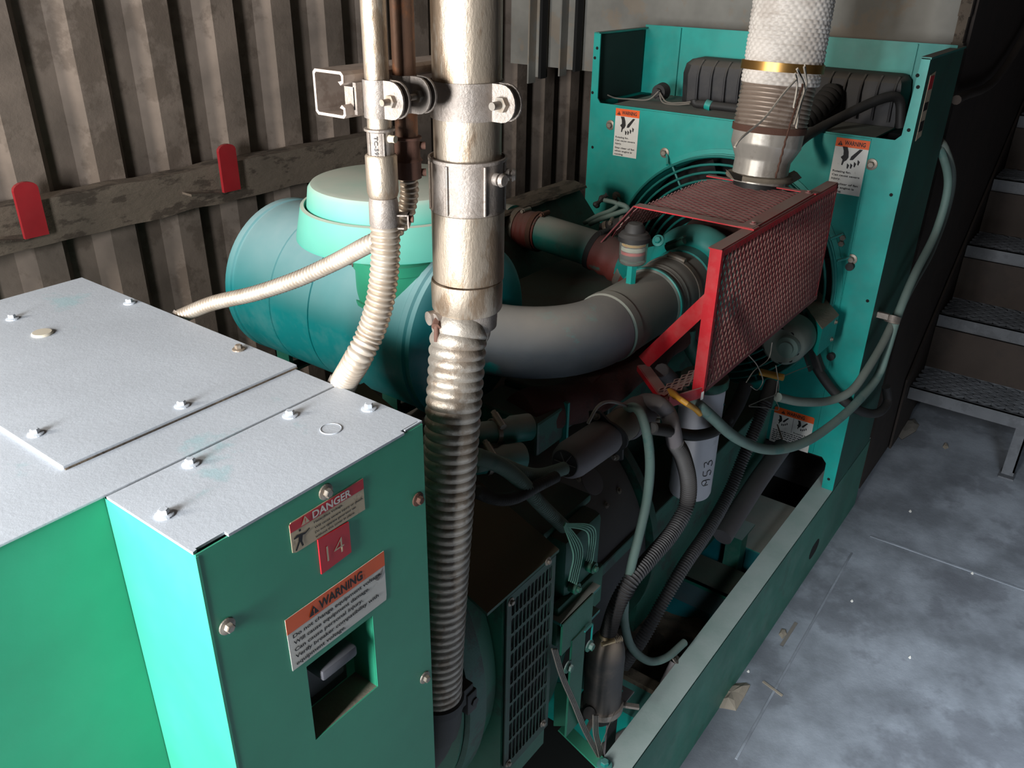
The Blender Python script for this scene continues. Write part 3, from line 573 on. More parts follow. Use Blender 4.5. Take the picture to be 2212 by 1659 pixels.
# ================================================================ RADIATOR HOUSING
XR = 2.29
t = thing('radiator_housing', 'tall teal radiator housing with round fan opening', 'radiator')
circ = [(.92 + .345 * math.cos(a * PI / 36), .862 + .345 * math.sin(a * PI / 36)) for a in range(72)]
bm = BM()
outer = [(1.40, .27), (1.40, 1.495), (1.378, 1.495), (1.376, 1.315), (1.366, 1.302), (.510, 1.302), (.497, 1.315), (.490, 1.495), (.47, 1.495), (.47, .27), (.503, .27), (.505, .355), (.52, .372), (1.33, .372), (1.35, .355), (1.35, .27)]
plate(bm, outer, [circ], lambda u, v, s: V((XR + s, u, v)), .004); fpn = obj('front_panel', bm, 'teal', t, False)
bm = BM()
cp = [(1.312, .378), (1.312, 1.298), (.565, 1.298), (.548, .378)]
plate(bm, cp, [circ], lambda u, v, s: V((XR - .0045 + s, u, v)), .004); obj('shroud_panel', bm, 'teal', t, False)
bm = BM(); lathe(bm, [(.362, 0), (.362, -.004), (.349, -.005), (.349, -.012), (.343, -.014), (.336, -.0), (.332, .10), (.36, .101)], V((XR - .004, .92, .862)), X_, 72, cap=False); obj('fan_ring', bm, 'teal', t)
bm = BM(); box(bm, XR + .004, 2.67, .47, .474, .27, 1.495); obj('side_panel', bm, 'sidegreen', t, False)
bm = BM(); box(bm, XR + .004, 2.67, 1.396, 1.40, .27, 1.495); obj('side_panel', bm, 'teal', t, False)
bm = BM(); box(bm, XR, 2.68, .468, .492, 1.493, 1.498); obj('top_flange', bm, 'tealdusty', t, False); bm = BM(); box(bm, XR + .004, 2.62, 1.385, 1.402, 1.493, 1.498); obj('top_flange', bm, 'tealdusty', t, False)
bm = BM(); box(bm, 2.595, 2.60, .474, 1.396, 1.30, 1.505); box(bm, 2.588, 2.595, 1.268, 1.272, 1.30, 1.502); box(bm, 2.588, 2.595, .57, .574, 1.30, 1.502); obj('back_panel', bm, 'teal', t, False)
bm = BM(); box(bm, XR + .01, 2.58, 1.390, 1.3955, 1.302, 1.49); obj('inner_shade_sheet', bm, 'innershade', t, False)  # dark sheet added in place of shade on the inner wall
bm = BM(); box(bm, XR + .001, 2.595, .56, 1.33, 1.296, 1.3005); obj('top_shelf', bm, 'tealdusty', t, False)
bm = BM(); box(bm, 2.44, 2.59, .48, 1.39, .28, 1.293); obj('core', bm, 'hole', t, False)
bm = BM(); box(bm, XR + .006, 2.595, .476, .55, 1.18, 1.20); obj('corner_tray', bm, 'hole', t, False)
for (px, py, x_) in ((1319, 270, XR), (1883, 355, XR), (1436, 330, XR - .004), (1332, 424, XR - .004), (1822, 512, XR), (1840, 560, XR), (1819, 525, XR)):
    q = P(px, py, x=x_); bolt(fpn, (x_, q.y, q.z), -X_, .0085, 'bolt' if py != 424 else 'bolt')
for (px, py) in ((1290, 104), (1285, 125), (1280, 200), (1280, 318), (1982, 163), (1983, 188), (1963, 281), (1925, 421), (1874, 650), (1790, 1035)):
    q = P(px, py, x=XR); bm = BM(); lathe(bm, [(.0045, 0), (.0045, .0006)], V((XR - .0004, q.y, q.z)), X_, 14); obj('screw_hole', bm, 'hole', fpn, False)
for (px, py) in ((1838, 574), (1797, 768)):
    q = P(px, py, x=XR); bm = BM(); cyl(bm, (XR, q.y, q.z), (XR - .014, q.y, q.z), .011, seg=18); obj('rubber_plug', bm, 'black', fpn)
# fan warning labels
def hand_icon(parent, org, U, W_, s, off, m='ink'):
    bm = BM()
    poly(bm, [(.12 * s, .98 * s), (.34 * s, .98 * s), (.42 * s, .78 * s), (.46 * s, .55 * s), (.40 * s, .42 * s), (.30 * s, .34 * s), (.26 * s, .18 * s), (.20 * s, .20 * s), (.22 * s, .42 * s), (.12 * s, .52 * s), (.22 * s, .62 * s), (.20 * s, .80 * s)], org, U, W_, off)
    poly(bm, [(.56 * s, .60 * s), (.86 * s, .94 * s), (1.0 * s, .94 * s), (.66 * s, .46 * s), (.52 * s, .44 * s)], org, U, W_, off)
    for a, b in ((.46, .06), (.60, .08), (.74, .16), (.88, .26)):
        poly(bm, [(a * s, (b + .02) * s), (a * s + .05 * s, b * s), (a * s - .0 * s + .09 * s, (b + .16) * s), (a * s - .02 * s, (b + .24) * s)], org, U, W_, off)
    obj('hand_symbol', bm, m, parent, False)
def fan_label(y1, y0, z0, z1, sk):
    T = lambda u, v, s: V((XR - .0048 - s, u - 0, v))
    lb = label_plate(fpn, 'warning_label', [(y1, z0), (y0, z0 + sk), (y0, z1), (y1, z1)], 'paper', T, .0006)
    w = y1 - y0; h = z1 - z0; U = V((0, -1, 0)); x_ = XR - .0054
    label_plate(lb, 'header_band', [(y1, z1 - h * .155), (y0, z1 - h * .155), (y0, z1), (y1, z1)], 'orange', lambda u, v, s: V((x_ - s, u, v)), .0003)
    text('WARNING', V((x_ - .0003, y1 - w * .27, z1 - h * .115)), U, Z_, h * .075, 'ink', lb, w * .62, .012)
    tri_sign(lb, V((x_, y1 - w * .07, z1 - h * .13)), U, Z_, w * .15, 'ink', 'orange')
    hand_icon(lb, V((x_, y1 - w * .14, z0 + h * .44)), U, Z_, w * .70, .0003)
    for i, (s, k, g) in enumerate((('Rotating fan.', .56, 0), ('Can cause severe', .84, 1), ('injury.', .28, 2), ('Stay clear of fan', .84, 3.3), ('when engine is', .74, 4.3), ('running.', .38, 5.3))):
        text(s, V((x_, y1 - w * .06, z0 + h * .385 - g * h * .068)), U, Z_, h * .036, 'ink', lb, w * k, .012)
fan_label(1.306, 1.2255, 1.156, 1.2945, .0)
fan_label(.650, .5655, 1.152, 1.2925, .0)
T = lambda u, v, s: V((XR - .0048 - s, u, v)); y1, y0, z0, z1 = .683, .562, .372, .490; U = V((0, -1, 0)); x_ = XR - .0054
lb = label_plate(fpn, 'warning_label', [(y1, z0), (y0, z0), (y0, z1), (y0 + .004, z1 + .003), (y1 - .004, z1 + .003), (y1, z1)], 'paper', T)
label_plate(lb, 'header_band', [(y1, z1 - .018), (y0, z1 - .018), (y0, z1), (y0 + .004, z1 + .003), (y1 - .004, z1 + .003), (y1, z1)], 'orange', lambda u, v, s: V((x_ - s, u, v)), .0003)
text('WARNING', V((x_ - .0003, y1 - .038, z1 - .013)), U, Z_, .011, 'ink', lb, .055, .012); tri_sign(lb, V((x_, y1 - .022, z1 - .014)), U, Z_, .012, 'ink', 'orange')
hand_icon(lb, V((x_, y1 - .070, z0 + .062)), U, Z_, .036, .0003); hand_icon(lb, V((x_, y1 - .012, z0 + .060)), U, Z_, .036, .0003)
bm = BM(); poly(bm, [(0, 0), (.001, 0), (.001, .05), (0, .05)], V((x_, y1 - .061, z0 + .05)), U, Z_, .0003); obj('divider', bm, 'ink', lb, False)
text('Rotating fan.', V((x_, y1 - .068, z0 + .050)), U, Z_, .0045, 'ink', lb, .045, .012)
random.seed(3)
for i in range(6):
    bm = BM(); px_ = 0.0
    while px_ < .092 - .006 * (i % 3):
        wd_ = random.uniform(.003, .010); poly(bm, [(px_, 0), (px_ + wd_, 0), (px_ + wd_, .0028), (px_, .0028)], V((x_, y1 - .006, z0 + .042 - i * .0068)), U, Z_, .0003); px_ += wd_ + .0022
    obj('illegible_print', bm, 'ink', lb, False)
bm = BM(); poly(bm, [(0, .05), (.004, .052), (.02, .022), (.03, 0), (.024, 0), (.014, .022)], V((x_, y1 - .014, z0 + .012)), U, Z_, .0005); obj('scratch', bm, 'dirt', lb, False)
T = lambda u, v, s: V((u, .4695 - s, v)); sl = label_plate(t, 'side_label', [(2.325, 1.30), (2.375, 1.305), (2.375, 1.46), (2.325, 1.455)], 'papertan', T)
for k, (za, zb) in enumerate(((1.42, 1.452), (1.37, 1.39), (1.32, 1.345))): label_plate(sl, 'print_block', [(2.33, za), (2.37, za), (2.37, zb), (2.33, zb)], ('labelred', 'ink', 'ink')[k], lambda u, v, s: V((u, .4688 - s, v)), .0003)
# fan guard
t = thing('fan_guard', 'round dark green wire guard over the radiator fan opening', 'fan guard')
bm = BM(); xg = XR - .028
for k in range(12):
    r = .344 - k * .0215; n = 72
    tube(bm, [V((xg - k * .002, .92 + r * math.cos(a * 2 * PI / n), .862 + r * math.sin(a * 2 * PI / n))) for a in range(n + 1)], .0036, n=0, seg=8, smooth=False, cap=False)
obj('rings', bm, 'guardgreen', t)
for k in range(8):
    a = k * PI / 4 + .25; bm = BM(); d = V((0, math.cos(a), math.sin(a))); c0 = V((xg + .004, .92, .862))
    cyl(bm, c0 + d * .10, c0 + d * .348, .0035, seg=8); obj('spoke', bm, 'guardgreen', t)
for (px, py) in ((1440, 333), (1333, 425), (1822, 505), (1838, 556)):
    q = P(px, py, x=XR - .006); dd = (V((0, .92, .862)) - V((0, q.y, q.z))); dd.x = 0; e = V((xg, q.y, q.z)) + dd.normalized() * .03
    bm = BM(); tube(bm, [V((XR - .006, q.y, q.z)), V((XR - .012, q.y, q.z)) + dd.normalized() * .012, e], .004, n=8, seg=8); obj('mounting_tab', bm, 'teal', t)
# cooling fan
t = thing('cooling_fan', 'dark bladed cooling fan behind the wire guard', 'fan')
bm = BM(); cyl(bm, (2.34, .92, .862), (2.42, .92, .862), .09, seg=32); obj('hub', bm, 'black', t)
for k in range(6):
    a = k * PI / 3; d = V((0, math.cos(a), math.sin(a))); s = V((0, -math.sin(a), math.cos(a))); c0 = V((2.38, .92, .862)); bm = BM()
    quadslab(bm, [c0 + d * .08 - s * .04 + X_ * .02, c0 + d * .08 + s * .04 - X_ * .02, c0 + d * .315 + s * .08 - X_ * .03, c0 + d * .315 - s * .08 + X_ * .03], (.004, 0, 0)); obj('blade', bm, 'black', t, False)
# header tank
t = thing('coolant_tank', 'black ribbed plastic coolant tank on top of the radiator', 'tank')
bm = BM(); y0, y1 = .56, 1.20
rows = []
for (z_, xi, i_) in ((1.302, 2.475, 0.0), (1.385, 2.465, 0.0), (1.412, 2.472, .004), (1.424, 2.49, .014), (1.428, 2.52, .03)):
    rows.append([bm.verts.new(V(p)) for p in ((xi, y0 + i_, z_), (xi - .0, y1 - i_ - .03, z_), (xi + .03, y1 - i_, z_), (2.575, y1 - i_, z_), (2.575, y0 + i_, z_))])
for a, b in zip(rows, rows[1:]):
    for k in range(5): bm.faces.new((a[k], a[(k + 1) % 5], b[(k + 1) % 5], b[k]))
bm.faces.new(rows[-1]); tk = obj('shell', bm, 'tank', t, True)
for k in range(14):
    yy = 1.135 - k * .043
    if k in (7,): continue
    bm = BM(); tube(bm, [(2.463, yy, 1.315), (2.459, yy, 1.38), (2.468, yy, 1.408), (2.49, yy, 1.425)], .0035, n=10, seg=8); obj('rib', bm, 'tank', t)
q = P(1432, 197, x=2.462); bm = BM(); cyl(bm, q, q - X_ * .03, .026, r2=.022, seg=24); cyl(bm, q - X_ * .03, q - X_ * .045, .012, seg=14); obj('level_sensor', bm, 'black', t)
for j, pts in enumerate(([(1425, 195), (1400, 215), (1360, 222), (1330, 215), (1312, 205)], [(1425, 200), (1440, 220), (1470, 222), (1492, 220)], [(1424, 202), (1432, 222), (1460, 226), (1490, 224)])):
    bm = BM(); pp = [P(px, py, x=2.42 - .012 * i) for i, (px, py) in enumerate(pts)]; pp = [V((p.x, p.y, max(p.z, 1.306))) for p in pp]; tube(bm, pp, .0022, n=30, seg=6); obj('sensor_wire', bm, 'wiregrey', t)
for pts, lab in (([(1500, 215), (1502, 228), (1520, 235), (1560, 240), (1600, 252)], 'short black coolant hose with green clip on the radiator shelf'),):
    t = thing('coolant_hose', lab, 'hose'); bm = BM(); pp = [P(px, py, x=2.40) for px, py in pts]; pp = [V((p.x, p.y, max(p.z, 1.315))) for p in pp]; tube(bm, pp, .012, n=24, seg=14); obj('hose', bm, 'black', t)
    a = P(1530, 238, x=2.40); bm = BM(); lathe(bm, [(.0125, -.009), (.0145, -.009), (.0145, .009), (.0125, .009)], V((a.x, a.y, max(a.z, 1.315))), V((0, -1, -.2)), 20, cap=False); obj('clip', bm, 'teal', t)
t = thing('radiator_hose', 'thick black ribbed hose leaving the coolant tank beside the wrapped exhaust', 'hose')
bm = BM(); corr(bm, [P(1800, 200, x=2.46), P(1770, 232, x=2.40), P(1720, 275, x=2.33), P(1660, 320, x=2.22)], .032, .018, .003, seg=20, per=6); obj('hose', bm, 'black', t)
bm = BM(); tube(bm, [P(1945, 275, x=2.45), P(1942, 215, x=2.44), P(1900, 215, x=2.40), P(1800, 262, x=2.32), P(1735, 300, x=2.22), P(1700, 345, x=2.12)], .013, n=40, seg=12)
tag(obj('overflow_hose', bm, 'black'), 'thin black hose arching over the green radiator panel to the right of the exhaust', 'hose')

# ================================================================ TURBO, CROSSOVER, AFTERCOOLER
t = thing('turbocharger', 'teal turbocharger inside the red mesh guard', 'turbocharger')
tc_ = V((1.72, .75, 1.05)); bm = BM(); a0 = []
n = 40
for i in range(n + 1):
    a = -.3 + 2 * PI * i / n; r = .078 + .012 * i / n; a0.append((tc_ + V((0, math.cos(a) * r, math.sin(a) * r)), .034 + .014 * i / n))
tube(bm, [p for p, r in a0], .04, n=0, seg=20, smooth=False, rf=lambda s, th: .034 + .014 * min(1, s / .52)); obj('compressor_scroll', bm, 'teal', t)
bm = BM(); lathe(bm, [(.066, -.07), (.078, -.068), (.080, -.03), (.098, -.02), (.105, .0), (.10, .035), (.06, .05)], tc_, X_, 40); obj('compressor_cover', bm, 'teal', t)
bm = BM(); lathe(bm, [(.05, .05), (.05, .09), (.10, .10), (.118, .13), (.118, .17), (.10, .20), (.06, .21)], tc_, X_, 40); obj('turbine_housing', bm, 'rust', t)
bm = BM(); cyl(bm, (1.875, .69, 1.10), (1.88, .69, 1.21), .05, seg=28); obj('exhaust_outlet', bm, 'rust', t)
bm = BM(); tube(bm, [V((1.70, .84, 1.06)), V((1.735, .90, 1.035)), V((1.75, .955, 1.02))], .045, n=16, seg=24); obj('compressor_outlet', bm, 'teal', t)
bolt(t, P(1422, 520, x=1.69), V((-.8, -.1, .5)), .008, 'teal')
bm = BM(); a = P(1440, 535, x=1.63); b = P(1478, 520, x=1.63); cyl(bm, a, b, .008, seg=10); bar(bm, a + V((0, 0, .01)), b + V((0, 0, .01)), .014, .004); obj('clamp_latch', bm, 'engine', t)

def band(parent, p, d, r, w, m='bolt', nm='hose_clamp'):
    bm = BM(); lathe(bm, [(r, -w / 2), (r + .0018, -w / 2), (r + .0018, w / 2), (r, w / 2)], p, d, 32, cap=False)
    u, v_ = frame(d); q = p + (V((0, -.35, .9)).normalized()) * (r + .005); s = d.cross(V((0, -.35, .9))).normalized()
    cyl(bm, q - s * .015, q + s * .015, .006, seg=12); cyl(bm, q + s * .015, q + s * .021, .005, seg=6); return obj(nm, bm, m, parent)
t = thing('charge_air_pipe', 'crossover pipe with two red hose joints running left from the turbocharger', 'pipe')
A0, A1, A2, A3, A4 = [P(a, b, x=1.75) for a, b in ((1112, 490), (1172, 502), (1283, 538), (1330, 562), (1368, 590))]
bm = BM(); corr(bm, [A0, A1], .049, .016, .002, seg=32); obj('hose_joint', bm, 'hosered', t)
bm = BM(); tube(bm, [A1 + (A0 - A1) * .1, A1, A2, A2 + (A3 - A2) * .2], .0455, n=24, seg=36); obj('tube', bm, 'tealdusty', t)
bm = BM(); tube(bm, [A2, A3, A4], .049, n=14, seg=32, rf=lambda s, th: .049 + .002 * math.sin(s * 180)); obj('hose_joint', bm, 'hosered', t)
band(t, A0 + (A1 - A0) * .18, (A1 - A0).normalized(), .050, .016); band(t, A0 + (A1 - A0) * .85, (A1 - A0).normalized(), .050, .014, 'boltrust'); band(t, A2.lerp(A3, .1), (A3 - A2).normalized(), .050, .014, 'black'); band(t, A3.lerp(A4, .7), (A4 - A3).normalized(), .050, .016)
t = thing('aftercooler', 'dark green aftercooler housing with peeling paint on its top edge', 'aftercooler')
zA = 1.10; b0 = P(1090, 455, z=zA); b1 = P(1235, 400, z=zA); yb_ = 1.335
pts = []
bm = BM(); xa, xb = 1.50, 2.09
hexa(bm, [V((xa, 1.155, .90)), V((xb + .03, 1.155, .90)), V((xb + .03, 1.36, .90)), V((xa, 1.36, .90)), V((xa, 1.30, 1.10)), V((xb - .01, 1.30, 1.10)), V((xb - .0, 1.345, 1.10)), V((xa, 1.345, 1.10))]); obj('housing', bm, 'engine', t, False)
bm = BM(); N_ = 40; ring = []
for i in range(N_ + 1):
    x = xa - .01 + (xb - xa + .01) * i / N_; j = noise.noise(V((x * 22, 0, 0))) * .006
    ring.append([bm.verts.new(V(p)) for p in ((x, 1.272 + j, 1.098), (x, 1.276 + j, 1.104), (x, 1.315, 1.112), (x, 1.352, 1.108), (x, 1.352, 1.098))])
for a, b in zip(ring, ring[1:]):
    for q in range(5): bm.faces.new((a[q], b[q], b[(q + 1) % 5], a[(q + 1) % 5]))
bm.faces.new(ring[0]); bm.faces.new(ring[-1][::-1]); obj('top_flange', bm, 'wood', t, False)
bm = BM(); cyl(bm, A0 + (A0 - A1).normalized() * .005, A0 + (A0 - A1).normalized() * .06, .056, seg=32); obj('outlet_collar', bm, 'tealdusty', t)
# lines beside it
for i, (pts, r, lab) in enumerate((
    ([(1262, 482), (1290, 466), (1318, 455), (1333, 445), (1330, 438), (1305, 432)], .006, 'thin green fuel line nearest the aftercooler, crossing behind the charge pipe'),
    ([(1274, 484), (1300, 472), (1340, 458), (1356, 452), (1350, 445), (1335, 440)], .007, 'thin green fuel line nearest the fan guard, crossing behind the charge pipe'))):
    bm = BM(); tube(bm, [P(a, b, x=1.98) for a, b in pts], r, n=40, seg=10); tag(obj('fuel_line', bm, 'hose'), lab, 'fuel line')
t = thing('coolant_joint', 'black rubber hose joint with worm clamps behind the gauge', 'hose joint')
a, b = P(1300, 500, x=1.93), P(1362, 480, x=1.95); bm = BM(); cyl(bm, a, b, .022, seg=24, bev=.003); obj('hose', bm, 'black', t)
band(t, a.lerp(b, .2), (b - a).normalized(), .0225, .01); band(t, a.lerp(b, .8), (b - a).normalized(), .0225, .01)
bm = BM(); tube(bm, [P(1285, 446, x=2.0), P(1300, 430, x=2.02), P(1312, 420, x=2.03)], .008, n=10, seg=8, rf=lambda s, th: .008 + .003 * math.sin(s * 260)); obj('loose_end', bm, 'black', t)
# ================================================================ RED MESH GUARD
t = thing('mesh_guard', 'red expanded-metal heat guard around the turbocharger', 'guard')
gx0, gx1, gy_, gz0, gz1 = 1.366, 2.008, .55, .957, 1.240
bm = BM(); cells(bm, V((gx0 + .004, gy_, gz1 - .004)), -Z_, X_, .0295, .0170, 9, 74, .70, .0022); sp = obj('side_mesh', bm, 'meshred', t, False)
bm = BM(); box(bm, gx0, gx1, gy_ - .002, gy_ + .004, gz1 - .012, gz1 + .0); box(bm, gx0, gx1, gy_, gy_ + .024, gz1, gz1 + .0025); obj('top_edge', bm, 'red', t, False)
bm = BM(); box(bm, gx0 - .002, gx0, gy_ - .003, gy_ + .020, gz0, gz1 + .0025); box(bm, gx0, gx0 + .008, gy_ - .003, gy_ - .0005, gz0, gz1); obj('front_edge', bm, 'red', t, False)
bm = BM(); box(bm, gx1 - .008, gx1, gy_ - .002, gy_ + .02, gz0, gz1); obj('rear_edge', bm, 'red', t, False)
bm = BM(); box(bm, gx0, gx1, gy_ - .003, gy_, gz0, gz0 + .009); obj('bottom_edge', bm, 'meshred', t, False)
TX0, TX1 = 1.515, 1.872
bm = BM(); cells(bm, V((TX0 + .02, gy_ + .03, gz1 + .001)), Y_, X_, .0295, .0170, 7, 37, .70, .0022); obj('top_mesh', bm, 'meshred', t, False)
bm = BM(); box(bm, TX0 - .003, TX0 + .024, gy_ + .0, .808, gz1 + .003, gz1 + .0055); obj('top_front_strip', bm, 'red', t, False)
bm = BM(); box(bm, TX1 - .015, TX1, gy_ + .0, .808, gz1 + .003, gz1 + .0055); obj('top_rear_strip', bm, 'red', t, False)
bm = BM(); box(bm, TX0, TX1, gy_ + .004, gy_ + .032, gz1 + .0026, gz1 + .006); obj('joining_strip', bm, 'red', t, False)
bolt(t, (TX0 + .03, gy_ + .015, gz1 + .006), Z_, .004, 'meshred'); bolt(t, (TX1 - .02, gy_ + .015, gz1 + .006), Z_, .004, 'meshred')
fe = V((0, .055, -.07)).normalized()
bm = BM(); cells(bm, V((TX0 + .01, .808, gz1)), fe, X_, .0295, .0170, 3, 37, .70, .0022); obj('left_mesh', bm, 'meshred', t, False)
bm = BM(); quadslab(bm, [V((TX0 - .003, .806, gz1 + .004)), V((TX0 + .014, .806, gz1 + .004)), V((TX0 + .014, .806, gz1 + .004)) + fe * .115, V((TX0 - .003, .806, gz1 + .004)) + fe * .115], (0, .003, .001)); obj('left_front_strip', bm, 'meshred', t, False)
cB, cC = V((1.297, .585, gz0 + .004)), V((1.399, .695, gz0 + .004)); cA = V((gx0, gy_ + .004, gz0 + .002))
def strip(name, a, b, w, th, up, m='red'):
    bm = BM(); bar(bm, a, b, w, th, up); return obj(name, bm, m, t, False)
top = P(1545, 642, y=.562); strip('brace', V((top.x + .0, .566, top.z)), V((cC.x, cC.y, gz0 + .012)), .003, .030, V((0, 0, 1)))
strip('bottom_strut', cC, cB, .022, .003, Z_); strip('bottom_strut_edge', cC + V((-.008, .008, -.006)), cB + V((-.008, .008, -.006)), .003, .012, Z_)
strip('front_strut', cB + V((0, 0, -.005)), V((gx0 + .004, gy_ - .002, gz0 + .003)), .003, .022, Z_)
bm = BM(); poly(bm, [(0, 0), (.006, 0), (.006, .018), (0, .016)], V((gx0 - .0105, .5475, gz0 - .008)), V((.87, -.48, 0)), Z_, .0008); obj('chipped_paint', bm, 'paper', t, False)
bm = BM(); cells(bm, cB + V((.006, .0, .003)), V((.93, -.1, 0)), V((.1, .93, 0)), .026, .0115, 11, 5, .6, .002); obj('bottom_mesh', bm, 'meshred', t, False)
strip('bottom_mesh_edge', cB + V((.0, .014, .004)), V((1.60, .572, gz0 + .004)), .008, .003, Z_)
# ================================================================ EXHAUST
t = thing('exhaust_pipe', 'vertical exhaust pipe wrapped in silver woven fibre above bare steel', 'exhaust pipe')
ey = .69; E0, E1, E2, E3, E4 = P(1637, 395, y=ey), P(1662, 275, y=ey), P(1683, 183, y=ey), P(1693, 150, y=ey), P(1711, 0, y=ey)
axd = (E4 - E1).normalized(); E5 = E4 + axd * (2.88 - E4.z)
L1 = (E1 - E0).length; L2 = (E2 - E1).length
bm = BM(); tube(bm, [E0, E0.lerp(E1, .3), E0.lerp(E1, .62), E1.lerp(E0, .15), E1], .06, n=40, seg=64, rf=lambda s, th: 0.061 + .0155 * max(0, min(1, (s / L1 - .42) / .26)) + .0008 * math.sin(th * 26)); obj('bare_section', bm, 'steelbare', t)
bm = BM(); corr(bm, [E1 - axd * .004, E2 + axd * .02], .080, .0095, .0035, seg=64, per=8, helix=.0); obj('bellows', bm, 'bellow', t)
bm = BM(); tube(bm, [E1 - axd * .008, E1 + axd * .006], .081, n=4, seg=48); obj('weld_seam', bm, 'boltrust', t)
def wr(s, th):
    i = s / .0082; j = th * 34 / (2 * PI) + (.5 if int(i) % 2 else 0)
    return .0825 + .0022 * abs(math.sin(PI * i)) * abs(math.sin(PI * j)) + .0028 * max(0, 1 - abs(((s + th * .009) % .052) - .026) / .006) * -.6 + .0012 * math.sin(th * 3 + s * 20)
Lw = (E5 - E2).length
bm = BM(); tube(bm, [E2 - axd * .0 + axd * .004, E5], .08, n=int(.47 / .0021), seg=204, smooth=True, rf=wr) if False else tube(bm, [E2 + axd * .002, E2 + axd * .42], .08, n=200, seg=204, rf=wr); wp = obj('woven_wrap', bm, 'wrap', t)
bm = BM(); cyl(bm, E2 + axd * .41, E5, .083, seg=40); obj('upper_wrap', bm, 'wrap', t)
bm = BM(); lathe(bm, [(.084, -.009), (.0885, -.009), (.0885, .009), (.084, .009)], E2 + axd * ((E3 - E2).length + .004), axd, 64, cap=False); cyl(bm, E3 + V((-.082, -.0, .004)), E3 + V((-.09, -.008, .004)), .004, seg=8); obj('band_clamp', bm, 'brass', t)
bm = BM(); lathe(bm, [(.058, -.004), (.072, -.002), (.075, .003), (.072, .008), (.058, .010)], E0 + axd * .012, axd, 48, cap=False); obj('v_band', bm, 'pad', t)
for (a, b, c, d) in (((1574, 370), (1604, 380), (1602, 392), (1586, 388)), ((1690, 388), (1722, 372), (1732, 384), (1698, 404))):
    q = [P(x, y_, y=ey - .06) for x, y_ in (a, b, c, d)]; bm = BM(); quadslab(bm, q, (.012, .012, .0)); obj('flange_tab', bm, 'pad', t, False)
bm = BM(); cyl(bm, E0 - axd * .06, E0 + axd * .005, .055, seg=40); obj('outlet_stub', bm, 'black', t)
yf = ey - .10
for i, pts in enumerate(([(1722, 150), (1738, 190), (1728, 235), (1720, 278)], [(1738, 140), (1742, 185), (1732, 215), (1716, 268)], [(1718, 160), (1722, 185), (1715, 232)], [(1720, 172), (1690, 205), (1650, 255), (1602, 298), (1588, 318)], [(1736, 178), (1705, 276), (1690, 330), (1675, 385)])):
    bm = BM(); pp = [P(a, b, y=yf + .01) for a, b in pts]
    if i < 3:
        for k in range(4): tube(bm, [p + V((random.uniform(-.004, .004), 0, random.uniform(-.004, .004))) for p in pp], .0019, n=14, seg=5)
    else: tube(bm, pp, .0016 if i == 4 else .0026, n=40, seg=6, rf=lambda s, th: .0022 + .0009 * math.sin(s * 900 + th))
    obj('loose_strand', bm, 'strand' if i < 4 else 'boltrust', t, kind=None)

# ================================================================ ENGINE
t = thing('engine_block', 'grimy green diesel engine block under the intake pipe', 'engine')
bm = BM(); box(bm, 1.36, 2.10, .90, 1.15, .35, .985); box(bm, 1.185, 1.37, .752, .89, .872, .955, bev=.008); box(bm, 1.371, 1.97, .752, .899, .45, .905, bev=.006); obj('block', bm, 'engine', t, False)
bm = BM(); box(bm, 1.095, 1.184, .742, .89, .872, .945, bev=.006); obj('rear_cover', bm, 'engine', t, False)
bm = BM(); box(bm, 1.37, 2.12, 1.15, 1.42, .30, .86); obj('crankcase', bm, 'engine', t, False)
bm = BM(); box(bm, 1.183, 1.19, .735, .75, .80, .95); obj('casting_rib', bm, 'teal', t, False)
q = P(1250, 868, y=.752); bm = BM(); lathe(bm, [(.02, 0), (.024, .003), (.024, .006), (.018, .004), (0, .003)], V((q.x, .752, q.z)), -Y_, 28, cap=False); obj('core_plug', bm, 'pad', t)
bm = BM(); hexa(bm, [V(p) for p in ((1.37, .64, .30), (2.10, .64, .30), (2.10, 1.2, .30), (1.37, 1.2, .30), (1.37, .635, .63), (2.10, .635, .625), (2.10, 1.2, .62), (1.37, 1.2, .62))]); box(bm, 1.08, 2.10, .622, .66, .60, .64, bev=.004); obj('oil_pan', bm, 'engine', t, False)
bm = BM(); tube(bm, [V((1.12, .80, .925)), V((1.28, .765, .915)), V((1.45, .745, .93)), V((1.60, .74, .95)), V((1.80, .72, .98))], .05, n=50, seg=20, rf=lambda s, th: .047 + .010 * noise.noise(V((s * 14, th, 0)))); obj('exhaust_manifold', bm, 'rust', t)
for x in (1.30, 1.45, 1.60, 1.75): bm = BM(); cyl(bm, (x, .90, .93), (x, .74, .93), .032, seg=16); obj('manifold_runner', bm, 'rust', t)
for k, (px, py, pl) in enumerate(((1142, 922, .70), (1126, 985, .68))):
    q = P(px, py, y=pl); bm = BM(); tube(bm, [q, q + V((-.05, .02, .008)), q + V((-.12, .06, .015))], .024, n=16, seg=20, rf=lambda s, th: .019 + (.004 if s < .035 else 0)); cyl(bm, q + V((.004, -.001, 0)), q, .014, seg=16); obj('water_outlet', bm, 'tealdusty', t)
    band(t, q + V((-.06, .026, .009)), V((-1, .4, .1)).normalized(), .0205, .008)
t = thing('flywheel_housing', 'dark round flywheel housing with a plug below the starter motor', 'flywheel housing')
bm = BM(); lathe(bm, [(.30, 0), (.325, .01), (.33, .04), (.33, .25), (.31, .27)], V((1.085, .945, .545)), X_, 72); obj('shell', bm, 'tank', t)
q = P(1340, 1012, y=.640); d = V((0, q.y - .945, q.z - .545)).normalized(); c = V((q.x, .945, .545)) + d * .329
bm = BM(); lathe(bm, [(.0285, 0), (.0285, .002), (.026, .003)], c, d, 36); obj('plug', bm, 'starter', t)
for px, py in ((1336, 985), (1375, 1052), (1345, 1085), (1270, 1055)):
    q = P(px, py, y=.63); d = V((0, q.y - .945, q.z - .545)).normalized(); bolt(t, V((q.x, .945, .545)) + d * .33, d, .004, 'bolt')
